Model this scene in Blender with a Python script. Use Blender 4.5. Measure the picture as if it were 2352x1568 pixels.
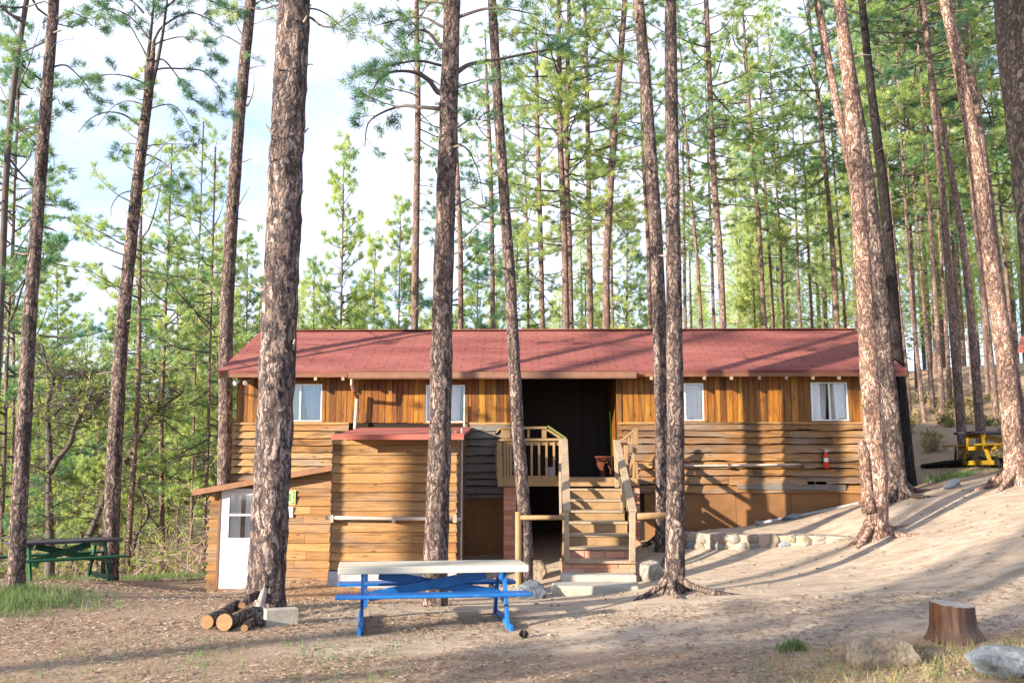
import bpy, bmesh, math, random
import numpy as np
from mathutils import Vector, Matrix, noise as mnoise

for o in list(bpy.data.objects):
    bpy.data.objects.remove(o)
sc = bpy.context.scene
COL = sc.collection
R = math.radians

# ------------------------------------------------------------------ camera
CAM = Vector((0.0, 0.0, 2.0)); FPX = 2150.0; W, H = 2352.0, 1568.0
PITCH = math.atan(296.0 / FPX); YAW = R(1.0)
cd = bpy.data.cameras.new('camera'); cam = bpy.data.objects.new('camera', cd); COL.objects.link(cam)
cam.location = CAM; cam.rotation_euler = (math.pi / 2 + PITCH, 0, YAW)
cd.sensor_width = 36.0; cd.lens = FPX / W * 36.0; cd.clip_end = 600; cd.clip_start = 0.1
cd.dof.use_dof = True; cd.dof.focus_distance = 18.5; cd.dof.aperture_fstop = 2.4
sc.camera = cam
ROT = Matrix.Rotation(YAW, 3, 'Z') @ Matrix.Rotation(math.pi / 2 + PITCH, 3, 'X')

def ray(u, v):
    return ROT @ Vector(((u - W / 2) / FPX, (H / 2 - v) / FPX, -1.0))
def P(u, v, Y):                       # a point of the place at distance Y that is seen at u, v of the photograph
    d = ray(u, v); t = Y / d.y
    return CAM + d * t
def X(u, Y, v=1080): return P(u, v, Y).x
def Z(v, Y, u=1176): return P(u, v, Y).z

# ------------------------------------------------------------------ light
SUN_AZ, SUN_EL = R(56), R(13.5)       # light travels towards +x,+y
world = bpy.data.worlds.new('World'); sc.world = world; world.use_nodes = True
nt = world.node_tree; nt.nodes.clear()
out = nt.nodes.new('ShaderNodeOutputWorld'); bg = nt.nodes.new('ShaderNodeBackground')
sky = nt.nodes.new('ShaderNodeTexSky'); sky.sky_type = 'NISHITA'; sky.sun_disc = False
sky.sun_elevation = SUN_EL; sky.sun_rotation = math.pi + SUN_AZ
sky.altitude = 1600; sky.air_density = 1.0; sky.dust_density = 0.4; sky.ozone_density = 3.0
tc = nt.nodes.new('ShaderNodeTexCoord'); mp = nt.nodes.new('ShaderNodeMapping'); mp.inputs['Scale'].default_value = (1.0, 1.0, 2.6)
nz = nt.nodes.new('ShaderNodeTexNoise'); nz.inputs['Scale'].default_value = 2.3; nz.inputs['Detail'].default_value = 7; nz.inputs['Roughness'].default_value = 0.55
rp = nt.nodes.new('ShaderNodeValToRGB'); rp.color_ramp.elements[0].position = 0.36; rp.color_ramp.elements[1].position = 0.62
rp.color_ramp.elements[0].color = (0.3, 0.3, 0.3, 1); rp.color_ramp.elements[1].color = (0.95, 0.95, 0.95, 1)
mx = nt.nodes.new('ShaderNodeMix'); mx.data_type = 'RGBA'
mx.inputs[7].default_value = (3.2, 3.35, 3.95, 1)
L = nt.links.new
L(tc.outputs['Generated'], mp.inputs['Vector']); L(mp.outputs[0], nz.inputs['Vector']); L(nz.outputs['Fac'], rp.inputs[0])
L(rp.outputs[0], mx.inputs[0]); L(sky.outputs[0], mx.inputs[6]); L(mx.outputs[2], bg.inputs['Color'])
bg.inputs['Strength'].default_value = 0.13
L(bg.outputs[0], out.inputs['Surface'])
sd = bpy.data.lights.new('sun', 'SUN'); sd.energy = 4.7; sd.angle = R(0.6); sd.color = (1.0, 0.87, 0.70)
sun = bpy.data.objects.new('sun', sd); COL.objects.link(sun)
sdir = Vector((math.sin(SUN_AZ) * math.cos(SUN_EL), math.cos(SUN_AZ) * math.cos(SUN_EL), -math.sin(SUN_EL)))
sun.rotation_euler = sdir.to_track_quat('-Z', 'Y').to_euler(); sun.location = (-20, -15, 30)
sc.view_settings.view_transform = 'Standard'; sc.view_settings.look = 'None'
sc.view_settings.exposure = 1.78; sc.view_settings.gamma = 1
sc.cycles.max_bounces = 6; sc.cycles.diffuse_bounces = 3; sc.cycles.transparent_max_bounces = 8

# ------------------------------------------------------------------ helpers
rnd = random.Random(7)
ROOTLOC = {}
class MB:
    def __init__(s): s.v = []; s.f = []; s.r = []; s.cur = 0.5
    def add(s, vs, fs, r=None):
        b = len(s.v); s.v.extend([tuple(p) for p in vs]); rr = s.cur if r is None else r
        for f in fs: s.f.append(tuple(i + b for i in f)); s.r.append(rr)
    def box(s, x0, x1, y0, y1, z0, z1, r=None):
        s.add([(x0,y0,z0),(x1,y0,z0),(x1,y1,z0),(x0,y1,z0),(x0,y0,z1),(x1,y0,z1),(x1,y1,z1),(x0,y1,z1)],
              [(0,3,2,1),(4,5,6,7),(0,1,5,4),(1,2,6,5),(2,3,7,6),(3,0,4,7)], r)
    def hexa(s, p, r=None):            # eight corners, bottom ring then top ring
        s.add(p, [(0,3,2,1),(4,5,6,7),(0,1,5,4),(1,2,6,5),(2,3,7,6),(3,0,4,7)], r)
    def bar(s, p, q, w, h, up=(0,0,1), r=None):
        p = Vector(p); q = Vector(q); d = (q - p).normalized(); up = Vector(up)
        a = d.cross(up)
        if a.length < 1e-4: a = d.cross(Vector((0,1,0)))
        a.normalize(); b = a.cross(d).normalized(); a = a * w / 2; b = b * h / 2
        s.hexa([p-a-b, p+a-b, p+a+b, p-a+b, q-a-b, q+a-b, q+a+b, q-a+b], r)
    def tube(s, pts, rad, n=8, cap=True, r=None):
        pts = [Vector(p) for p in pts]; m = len(pts); ring = []
        ref = Vector((0.31, 0.95, 0.05)) if abs((pts[-1]-pts[0]).normalized().y) < 0.8 else Vector((1,0,0.1))
        for i, p in enumerate(pts):
            d = (pts[min(i+1, m-1)] - pts[max(i-1, 0)]).normalized()
            a = d.cross(ref).normalized(); b = d.cross(a)
            rr = rad[i] if hasattr(rad, '__len__') else rad
            ring.append([p + a*math.cos(2*math.pi*k/n)*rr + b*math.sin(2*math.pi*k/n)*rr for k in range(n)])
        vs = [q for g in ring for q in g]; fs = []
        for i in range(m-1):
            for k in range(n): fs.append((i*n+k, i*n+(k+1)%n, (i+1)*n+(k+1)%n, (i+1)*n+k))
        if cap: fs.append(tuple(range(n-1,-1,-1))); fs.append(tuple((m-1)*n+k for k in range(n)))
        s.add(vs, fs, r)
    def lathe(s, c, prof, n=20, r=None):   # prof: (radius, z)
        c = Vector(c); vs = [c + Vector((a*math.cos(2*math.pi*k/n), a*math.sin(2*math.pi*k/n), z)) for a, z in prof for k in range(n)]
        fs = [(i*n+k, i*n+(k+1)%n, (i+1)*n+(k+1)%n, (i+1)*n+k) for i in range(len(prof)-1) for k in range(n)]
        fs += [tuple(range(n-1,-1,-1)), tuple((len(prof)-1)*n+k for k in range(n))]
        s.add(vs, fs, r)
    def build(s, name, mat, parent=None, smooth=False, bevel=0, local=False):
        off = Vector((0,0,0))
        if parent is not None and not local:
            q = parent
            while q.parent: q = q.parent
            off = q.location
        me = bpy.data.meshes.new(name)
        me.from_pydata([(p[0]-off.x, p[1]-off.y, p[2]-off.z) for p in s.v], [], s.f)
        at = me.attributes.new('rnd', 'FLOAT', 'FACE'); at.data.foreach_set('value', s.r)
        if smooth: me.polygons.foreach_set('use_smooth', [True]*len(me.polygons))
        me.materials.append(mat); me.update()
        o = bpy.data.objects.new(name, me); COL.objects.link(o)
        if parent is not None: o.parent = parent
        if bevel:
            b = o.modifiers.new('bevel', 'BEVEL'); b.width = bevel; b.segments = 2; b.limit_method = 'ANGLE'; b.angle_limit = R(40)
        return o
def tag(o, label, cat, group=None, kind=None):
    if kind: o['kind'] = kind
    if label: o['label'] = label
    if cat: o['category'] = cat
    if group: o['group'] = group
    return o
def thing(name, label, cat, loc, group=None, rz=0):
    o = bpy.data.objects.new(name, None); COL.objects.link(o); o.empty_display_size = 0.2
    o.location = loc; o.rotation_euler = (0, 0, rz)
    return tag(o, label, cat, group)
def np_mesh(name, verts, faces_tri, mat, parent=None, attr=None):
    me = bpy.data.meshes.new(name); n = len(verts); f = len(faces_tri)
    me.vertices.add(n); me.vertices.foreach_set('co', np.asarray(verts, dtype=np.float32).ravel())
    k = faces_tri.shape[1]
    me.loops.add(f*k); me.loops.foreach_set('vertex_index', faces_tri.astype(np.int32).ravel())
    me.polygons.add(f); me.polygons.foreach_set('loop_start', np.arange(0, f*k, k, dtype=np.int32))
    if attr is not None:
        a = me.attributes.new('rnd', 'FLOAT', 'FACE'); a.data.foreach_set('value', attr.astype(np.float32))
    me.materials.append(mat); me.update(calc_edges=True)
    if name is None: return me
    o = bpy.data.objects.new(name, me); COL.objects.link(o)
    if parent is not None: o.parent = parent
    return o

# ------------------------------------------------------------------ materials
def newmat(name):
    m = bpy.data.materials.new(name); m.use_nodes = True; t = m.node_tree; t.nodes.clear()
    o = t.nodes.new('ShaderNodeOutputMaterial'); b = t.nodes.new('ShaderNodeBsdfPrincipled'); t.links.new(b.outputs[0], o.inputs[0])
    b.inputs['Specular IOR Level'].default_value = 0.3
    return m, t, b, o
def N(t, typ, **kw):
    n = t.nodes.new(typ)
    for k, v in kw.items():
        if hasattr(n, k): setattr(n, k, v)
        else: n.inputs[k.replace('_', ' ')].default_value = v
    return n
def ramp(t, fac, stops, interp='LINEAR'):
    r = t.nodes.new('ShaderNodeValToRGB'); r.color_ramp.interpolation = interp; e = r.color_ramp.elements
    while len(e) < len(stops): e.new(0.5)
    for i, (p, c) in enumerate(stops):
        e[i].position = p; e[i].color = (c[0], c[1], c[2], 1) if hasattr(c, '__len__') else (c, c, c, 1)
    t.links.new(fac, r.inputs[0]); return r.outputs[0]
def mixc(t, fac, a, b, mode='MIX'):
    m = t.nodes.new('ShaderNodeMix'); m.data_type = 'RGBA'; m.blend_type = mode
    for s, val in ((0, fac), (6, a), (7, b)):
        if hasattr(val, 'is_output'): t.links.new(val, m.inputs[s])
        elif hasattr(val, '__len__'): m.inputs[s].default_value = (val[0], val[1], val[2], 1)
        else: m.inputs[s].default_value = val
    return m.outputs[2]
def math_(t, op, a, b=0.0, c=None):
    m = t.nodes.new('ShaderNodeMath'); m.operation = op
    for s, val in ((0, a), (1, b), (2, c)):
        if val is None: continue
        if hasattr(val, 'is_output'): t.links.new(val, m.inputs[s])
        else: m.inputs[s].default_value = val
    return m.outputs[0]
def coords(t, scale=(1,1,1), seed=None, which='Object'):
    c = t.nodes.new('ShaderNodeTexCoord'); m = t.nodes.new('ShaderNodeMapping'); m.inputs['Scale'].default_value = scale
    src = c.outputs[which]
    if seed is not None:
        cm = t.nodes.new('ShaderNodeCombineXYZ'); mul = math_(t, 'MULTIPLY', seed, 57.0)
        for i in range(3): t.links.new(mul, cm.inputs[i])
        va = t.nodes.new('ShaderNodeVectorMath'); va.operation = 'ADD'; t.links.new(src, va.inputs[0]); t.links.new(cm.outputs[0], va.inputs[1]); src = va.outputs[0]
    t.links.new(src, m.inputs['Vector']); return m.outputs[0]
def noise(t, vec, scale=5, detail=4, rough=0.55, dist=0.0):
    n = t.nodes.new('ShaderNodeTexNoise'); n.inputs['Scale'].default_value = scale; n.inputs['Detail'].default_value = detail
    n.inputs['Roughness'].default_value = rough; n.inputs['Distortion'].default_value = dist
    t.links.new(vec, n.inputs['Vector']); return n.outputs['Fac']
def bump(t, b, h, strength=0.5, dist=0.02):
    n = t.nodes.new('ShaderNodeBump'); n.inputs['Strength'].default_value = strength; n.inputs['Distance'].default_value = dist
    t.links.new(h, n.inputs['Height']); t.links.new(n.outputs[0], b.inputs['Normal'])
def attr_rnd(t):
    a = t.nodes.new('ShaderNodeAttribute'); a.attribute_name = 'rnd'; return a.outputs['Fac']

def m_plain(name, col, rough=0.6, var=0.25, scale=6, metal=0.0, bmp=0.15):
    m, t, b, o = newmat(name); v = coords(t)
    n = noise(t, v, scale, 6, 0.65)
    dark = tuple(c*(1-var) for c in col); lite = tuple(min(1, c*(1+var*0.6)) for c in col)
    t.links.new(ramp(t, n, [(0.3, dark), (0.7, lite)]), b.inputs['Base Color'])
    b.inputs['Roughness'].default_value = rough; b.inputs['Metallic'].default_value = metal
    if bmp: bump(t, b, noise(t, v, scale*8, 4), bmp, 0.01)
    return m
def m_boards(name, cols, axis='x', grey=0.0, greycol=(0.30,0.27,0.24), rough=0.6, knots=True, dark=(0.10,0.045,0.018), weather_z=None):
    """cols: colours picked per board; grain runs along axis"""
    m, t, b, o = newmat(name); r = attr_rnd(t)
    sc_ = {'x': (0.8, 9, 16), 'z': (14, 9, 0.9), 'y': (9, 0.8, 16)}[axis]
    v = coords(t, sc_, r)
    g1 = noise(t, v, 2.2, 8, 0.7, 0.6); g2 = noise(t, v, 9.0, 3, 0.6)
    stops = [(i/(max(1, len(cols)-1))*0.9+0.05, c) for i, c in enumerate(cols)]
    base = ramp(t, r, stops)
    c = mixc(t, ramp(t, g1, [(0.36, 0.0), (0.72, 0.85)]), base, dark)
    c = mixc(t, ramp(t, g2, [(0.45, 0.0), (0.8, 0.45)]), c, dark)
    vb = coords(t, {'x': (0.5,1,1.6), 'z': (1.6,1,0.5), 'y': (1,0.5,1.6)}[axis])
    blot = noise(t, vb, 1.6, 4, 0.6)
    gr_ = noise(t, coords(t, {'x': (0.35,1,3.2), 'z': (3.2,1,0.35), 'y': (1,0.35,3.2)}[axis], r), 1.0, 5, 0.65, 0.8)
    c = mixc(t, ramp(t, gr_, [(0.50, 0.0), (0.66, 0.8)]), c, tuple(q*0.7 for q in dark))
    if grey: c = mixc(t, ramp(t, blot, [(0.5-grey*0.3, 0.0), (0.75-grey*0.3, 0.9)]), c, mixc(t, ramp(t, g1, [(0.3,0.0),(0.7,1.0)]), greycol, tuple(q*0.45 for q in greycol)))
    else: c = mixc(t, ramp(t, blot, [(0.45, 0.0), (0.8, 0.55)]), c, dark)
    if knots:
        vk = coords(t, {'x': (2.2,6,7.5), 'z': (7.5,6,2.2), 'y': (6,2.2,7.5)}[axis], r)
        vo = t.nodes.new('ShaderNodeTexVoronoi'); vo.inputs['Scale'].default_value = 1.0; t.links.new(vk, vo.inputs['Vector'])
        c = mixc(t, ramp(t, vo.outputs['Distance'], [(0.05, 0.85), (0.16, 0.0)]), c, tuple(q*0.6 for q in dark))
    t.links.new(c, b.inputs['Base Color']); b.inputs['Roughness'].default_value = rough
    bump(t, b, g1, 0.35, 0.01)
    return m
def m_bark(name, light, mid, dark, scale=1.0, blot=0.55):
    scale *= 1.55
    m, t, b, o = newmat(name)
    oi = t.nodes.new('ShaderNodeObjectInfo'); rd = oi.outputs['Random']
    v0 = coords(t, (1,1,1), rd)
    nd = t.nodes.new('ShaderNodeTexNoise'); nd.inputs['Scale'].default_value = 5; nd.inputs['Detail'].default_value = 3; t.links.new(v0, nd.inputs['Vector'])
    vm = t.nodes.new('ShaderNodeVectorMath'); vm.operation = 'MULTIPLY_ADD'; vm.inputs[1].default_value = (0.20,0.20,0.26)
    t.links.new(nd.outputs['Color'], vm.inputs[0]); t.links.new(v0, vm.inputs[2])
    mpp = t.nodes.new('ShaderNodeMapping'); mpp.inputs['Scale'].default_value = (12*scale, 12*scale, 3.6*scale); t.links.new(vm.outputs[0], mpp.inputs['Vector'])
    e = t.nodes.new('ShaderNodeTexVoronoi'); e.feature = 'DISTANCE_TO_EDGE'; e.inputs['Scale'].default_value = 1.0; t.links.new(mpp.outputs[0], e.inputs['Vector'])
    cv = t.nodes.new('ShaderNodeTexVoronoi'); cv.inputs['Scale'].default_value = 1.0; t.links.new(mpp.outputs[0], cv.inputs['Vector'])
    sep = t.nodes.new('ShaderNodeSeparateColor'); t.links.new(cv.outputs['Color'], sep.inputs[0])
    plate = ramp(t, sep.outputs[0], [(0.1, mid), (0.45, light), (0.95, tuple(c*1.2 for c in light))])
    fine = noise(t, mpp.outputs[0], 1.7, 7, 0.68)
    plate = mixc(t, ramp(t, fine, [(0.46,0.0),(0.68,0.85)]), plate, mid)
    # long uneven furrows running up the trunk
    mf = t.nodes.new('ShaderNodeMapping'); mf.inputs['Scale'].default_value = (19*scale, 19*scale, 2.0*scale); t.links.new(vm.outputs[0], mf.inputs['Vector'])
    fu = noise(t, mf.outputs[0], 1.0, 5, 0.6, 0.5); ridge = math_(t, 'ABSOLUTE', math_(t, 'SUBTRACT', fu, 0.5))
    big = noise(t, v0, 3.4, 6, 0.72, 1.2)
    wid = math_(t, 'MULTIPLY', math_(t, 'SUBTRACT', fine, 0.5), 0.7)
    ce = ramp(t, math_(t, 'ADD', e.outputs['Distance'], wid), [(-0.06, 1.0), (0.11, 0.0)])
    cf = ramp(t, math_(t, 'ADD', ridge, math_(t, 'MULTIPLY', wid, 0.25)), [(0.008, 1.0), (0.055, 0.0)])
    crack = math_(t, 'MAXIMUM', math_(t, 'MULTIPLY', ce, 0.9), math_(t, 'MULTIPLY', cf, 0.9))
    c = mixc(t, crack, plate, dark)
    c = mixc(t, ramp(t, big, [(blot, 0.0), (blot+0.07, 0.88)]), c, mixc(t, ramp(t, fine, [(0.42,0.0),(0.62,1.0)]), dark, tuple(q*1.3 for q in mid)))
    t.links.new(c, b.inputs['Base Color']); b.inputs['Roughness'].default_value = 0.95; b.inputs['Specular IOR Level'].default_value = 0.1
    h = math_(t, 'SUBTRACT', math_(t, 'MULTIPLY', fine, 0.35), math_(t, 'MULTIPLY', crack, 0.6))
    bump(t, b, h, 0.8, 0.035)
    return m
def m_leaf(name, cols, trans=0.35):
    m, t, b, o = newmat(name); r = attr_rnd(t)
    oi = t.nodes.new('ShaderNodeObjectInfo')
    v = coords(t, (1,1,1), oi.outputs['Random'])
    n = noise(t, v, 0.7, 3, 0.6)
    f = math_(t, 'ADD', math_(t, 'MULTIPLY', n, 0.8), math_(t, 'MULTIPLY', r, 0.35))
    f = math_(t, 'ADD', f, math_(t, 'MULTIPLY', math_(t, 'SUBTRACT', oi.outputs['Random'], 0.5), 0.22))
    c = ramp(t, f, [(0.3, cols[0]), (0.55, cols[1]), (0.8, cols[2])])
    t.links.new(c, b.inputs['Base Color']); b.inputs['Roughness'].default_value = 0.55
    tr = t.nodes.new('ShaderNodeBsdfTranslucent'); ms = t.nodes.new('ShaderNodeMixShader'); ms.inputs[0].default_value = trans
    t.links.new(mixc(t, 1.0, c, (1.25, 1.3, 0.7), 'MULTIPLY'), tr.inputs['Color'])
    t.links.new(b.outputs[0], ms.inputs[1]); t.links.new(tr.outputs[0], ms.inputs[2]); t.links.new(ms.outputs[0], o.inputs[0])
    return m

M = {}
M['vert_boards'] = m_boards('varnished_boards', [(0.24,0.082,0.009),(0.40,0.165,0.018),(0.16,0.05,0.007),(0.52,0.25,0.035),(0.28,0.105,0.012)], 'z', rough=0.45, dark=(0.055,0.018,0.006))
M['lap'] = m_boards('lap_siding', [(0.38,0.195,0.062),(0.26,0.125,0.042),(0.48,0.27,0.10),(0.17,0.085,0.034),(0.36,0.18,0.058)], 'x', grey=0.12, greycol=(0.26,0.22,0.185), dark=(0.06,0.030,0.013))
M['lap_annex'] = m_boards('annex_siding', [(0.42,0.215,0.066),(0.31,0.15,0.046),(0.50,0.275,0.095),(0.37,0.185,0.056)], 'x', grey=0.06, greycol=(0.30,0.20,0.125), dark=(0.085,0.042,0.017))
M['lap_grey'] = m_boards('weathered_siding', [(0.20,0.16,0.13),(0.14,0.11,0.09),(0.24,0.20,0.165)], 'x', grey=0.6, greycol=(0.20,0.175,0.155), dark=(0.07,0.06,0.05))
M['lap_side'] = m_boards('annex_side_siding', [(0.27,0.14,0.055),(0.20,0.125,0.08),(0.34,0.18,0.08)], 'y', grey=0.3, dark=(0.12,0.06,0.03))
M['trim'] = m_boards('window_trim_wood', [(0.30,0.14,0.035),(0.24,0.105,0.028)], 'z', knots=False, dark=(0.10,0.045,0.015))
M['tan_paint'] = m_plain('tan_paint', (0.26,0.165,0.08), 0.6, 0.22, 4)
M['grey_paint'] = m_plain('worn_grey_tan_paint', (0.30,0.225,0.155), 0.6, 0.25, 5)
M['skirt'] = m_plain('brown_plywood', (0.19,0.092,0.036), 0.8, 0.35, 1.6)
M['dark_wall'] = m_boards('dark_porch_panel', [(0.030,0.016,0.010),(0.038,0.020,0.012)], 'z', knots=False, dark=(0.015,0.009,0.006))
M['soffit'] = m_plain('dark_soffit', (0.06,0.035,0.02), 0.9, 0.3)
M['gap'] = m_plain('shade_black_sheathing', (0.02,0.013,0.009), 0.95, 0.2)  # sheathing blackened so slots between boards read as shadow lines
M['fascia'] = m_plain('brown_fascia', (0.17,0.075,0.04), 0.55, 0.2)
M['gutter'] = m_plain('brown_gutter', (0.22,0.115,0.075), 0.4, 0.15, metal=0.2)
M['annex_fascia'] = m_plain('orange_brown_fascia', (0.24,0.115,0.06), 0.55, 0.25)
M['alum'] = m_plain('aluminium_frame', (0.72,0.72,0.70), 0.35, 0.15, metal=0.5)
M['white'] = m_plain('white_paint', (0.66,0.63,0.63), 0.4, 0.05, 2, bmp=0.03)
M['whitepipe'] = m_plain('dirty_white_pipe', (0.42,0.37,0.32), 0.5, 0.35, 5)
M['curtain'] = m_plain('white_curtain', (0.85,0.85,0.86), 0.9, 0.08)
M['curtain_blue'] = m_plain('blue_grey_curtain', (0.34,0.40,0.62), 0.9, 0.1)
M['blind'] = m_plain('taupe_blind', (0.42,0.36,0.31), 0.9, 0.06)
M['concrete'] = m_plain('concrete', (0.36,0.33,0.28), 0.9, 0.25, 7, bmp=0.5)
M['foundation'] = m_plain('painted_foundation', (0.34,0.35,0.37), 0.8, 0.25, 5)
def m_worn(name, col, under, rough=0.35, amt=0.66):
    m, t, b, o = newmat(name); v = coords(t, (1.2, 5, 5)); n = noise(t, v, 5, 8, 0.75); n2 = noise(t, coords(t), 3, 4)
    c = ramp(t, n2, [(0.3, tuple(q*0.75 for q in col)), (0.7, tuple(q*1.15 for q in col))])
    c = mixc(t, ramp(t, n, [(amt, 0.0), (amt+0.03, 0.8)]), c, under)
    t.links.new(c, b.inputs['Base Color']); b.inputs['Roughness'].default_value = rough; bump(t, b, n, 0.25, 0.006); return m
M['blue'] = m_worn('blue_paint', (0.012,0.125,0.40), (0.26,0.36,0.44), 0.34, 0.62)
M['cream'] = m_plain('cream_vinyl_top', (0.56,0.53,0.43), 0.35, 0.10, 2)
M['green'] = m_plain('green_paint', (0.010,0.075,0.035), 0.4, 0.3, 5)
M['yellow'] = m_plain('yellow_paint', (0.30,0.18,0.012), 0.45, 0.25, 5)
M['darktop'] = m_plain('dark_table_top', (0.045,0.04,0.055), 0.4, 0.3)
M['red'] = m_plain('red_enamel', (0.55,0.04,0.02), 0.25, 0.1)
M['black'] = m_plain('black_rubber', (0.02,0.02,0.02), 0.5, 0.2)
M['steel'] = m_plain('steel', (0.55,0.56,0.58), 0.3, 0.1, metal=0.8)
M['sign_green'] = m_plain('green_sign', (0.12,0.26,0.03), 0.4, 0.08, bmp=0)
M['digit'] = m_plain('cream_lettering', (0.80,0.80,0.50), 0.5, 0.03, bmp=0)
M['paper'] = m_plain('white_paper', (0.80,0.80,0.76), 0.8, 0.04, bmp=0)
M['ink'] = m_plain('grey_print', (0.35,0.38,0.36), 0.8, 0.05, bmp=0)
M['bucket'] = m_plain('grey_plastic', (0.30,0.32,0.38), 0.5, 0.1)
M['redwood'] = m_boards('red_stained_wood', [(0.16,0.045,0.022),(0.12,0.035,0.018)], 'z', knots=False, dark=(0.08,0.02,0.01))
M['rust'] = m_plain('rusty_iron', (0.13,0.06,0.035), 0.8, 0.3)
M['limb'] = m_plain('grey_branch_bark', (0.095,0.078,0.070), 0.95, 0.35, 5)
M['deadwood'] = m_plain('dead_grey_wood', (0.34,0.29,0.25), 0.95, 0.35, 8)
M['bark'] = m_bark('ponderosa_bark', (0.275,0.205,0.178), (0.125,0.09,0.078), (0.018,0.017,0.020), 0.72, 0.56)
M['bark_patchy'] = m_bark('patchy_ponderosa_bark', (0.35,0.265,0.23), (0.155,0.115,0.10), (0.020,0.020,0.026), 0.5, 0.49)
M['bark_sunlit'] = m_bark('sunlit_orange_bark', (0.54,0.36,0.285), (0.33,0.20,0.15), (0.05,0.036,0.032), 0.95, 0.64)  # sunlight put into this paler, pinker copy of the bark
M['bark_dark_shaded'] = m_bark('dark_shaded_bark', (0.055,0.045,0.042), (0.032,0.026,0.025), (0.008,0.008,0.009), 1.2, 0.55)  # dark bark, lowered further to hold the shade on the corner trunk
M['bark_far'] = m_bark('distant_bark', (0.36,0.25,0.205), (0.22,0.145,0.12), (0.05,0.038,0.036), 1.1, 0.64)
M['needles'] = m_leaf('pine_needles', [(0.07,0.19,0.13),(0.22,0.34,0.14),(0.48,0.52,0.16)], 0.42)  # needle ramps put shade in a blue-green stop, sunlight in a yellow-green one
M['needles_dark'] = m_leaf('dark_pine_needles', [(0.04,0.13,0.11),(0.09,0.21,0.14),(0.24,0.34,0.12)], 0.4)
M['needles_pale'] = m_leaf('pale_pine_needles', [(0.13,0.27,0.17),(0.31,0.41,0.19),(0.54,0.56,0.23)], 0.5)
M['oakleaf'] = m_leaf('yellow_green_leaves', [(0.16,0.22,0.07),(0.30,0.34,0.11),(0.44,0.42,0.16)], 0.5)
M['grass'] = m_leaf('fresh_grass', [(0.05,0.11,0.035),(0.11,0.19,0.07),(0.22,0.27,0.12)])
M['drygrass'] = m_leaf('dry_grass', [(0.24,0.19,0.10),(0.36,0.29,0.15),(0.20,0.22,0.09)])
M['brush'] = m_plain('dry_brush_twigs', (0.36,0.27,0.22), 0.95, 0.3, 4, bmp=0)
M['stub'] = m_plain('broken_stub_wood', (0.20,0.16,0.14), 0.95, 0.4, 8)
M['endgrain'] = m_plain('cut_wood_end', (0.26,0.15,0.07), 0.8, 0.3, 12)

def m_rock(name, a, b_, c_):
    m, t, b, o = newmat(name); v = coords(t); n = noise(t, v, 4, 8, 0.7); n2 = noise(t, v, 30, 3)
    c = ramp(t, n, [(0.3, a), (0.55, b_), (0.75, c_)]); c = mixc(t, ramp(t, n2, [(0.50,0),(0.72,0.6)]), c, (0.06,0.055,0.05)); c = mixc(t, ramp(t, noise(t, v, 9, 6, 0.7, 1.0), [(0.52,0),(0.62,0.55)]), c, tuple(q*0.5 for q in a))
    t.links.new(c, b.inputs['Base Color']); b.inputs['Roughness'].default_value = 0.9
    bump(t, b, math_(t, 'ADD', n, math_(t, 'MULTIPLY', n2, 0.3)), 0.8, 0.04); return m
M['rock'] = m_rock('granite', (0.17,0.15,0.125), (0.29,0.26,0.22), (0.40,0.36,0.30))
M['rock_blue'] = m_rock('blue_grey_rock', (0.10,0.12,0.14), (0.17,0.195,0.22), (0.26,0.285,0.305))
M['rock_tan'] = m_rock('tan_rock', (0.16,0.125,0.09), (0.27,0.225,0.17), (0.37,0.33,0.265))

def m_shingle():
    m, t, b, o = newmat('red_shingles'); c = t.nodes.new('ShaderNodeTexCoord')
    uv = t.nodes.new('ShaderNodeUVMap')
    br = t.nodes.new('ShaderNodeTexBrick'); br.offset = 0.37; br.offset_frequency = 3; br.squash = 1; t.links.new(c.outputs['UV'], br.inputs['Vector'])
    for k, val in (('Scale', 1.0), ('Mortar Size', 0.016), ('Mortar Smooth', 0.1), ('Brick Width', 0.42), ('Row Height', 0.15), ('Bias', 0.0)): br.inputs[k].default_value = val
    br.inputs['Color1'].default_value = (0.27,0.078,0.066,1); br.inputs['Color2'].default_value = (0.21,0.058,0.054,1); br.inputs['Mortar'].default_value = (0.09,0.025,0.022,1)
    n = noise(t, coords(t, (0.5,1.5,1.5)), 1.1, 4); n2 = noise(t, coords(t), 60, 2)
    c1 = mixc(t, ramp(t, n, [(0.35,0.0),(0.7,0.55)]), br.outputs['Color'], (0.33,0.125,0.105))
    c1 = mixc(t, ramp(t, n2, [(0.45,0.0),(0.7,0.35)]), c1, (0.17,0.05,0.045))
    t.links.new(c1, b.inputs['Base Color']); b.inputs['Roughness'].default_value = 0.9
    bump(t, b, br.outputs['Fac'], -0.6, 0.01); nt.nodes; t.nodes.remove(uv); return m
M['shingle'] = m_shingle()
def m_roll():
    m, t, b, o = newmat('red_roll_roofing'); n = noise(t, coords(t, (0.6,3,3)), 2, 4); n2 = noise(t, coords(t), 50, 2)
    c = ramp(t, n, [(0.3,(0.28,0.075,0.055)),(0.7,(0.40,0.13,0.10))]); c = mixc(t, ramp(t, n2, [(0.45,0),(0.7,0.35)]), c, (0.22,0.05,0.04))
    t.links.new(c, b.inputs['Base Color']); b.inputs['Roughness'].default_value = 0.85; return m
M['roll'] = m_roll()
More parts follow.
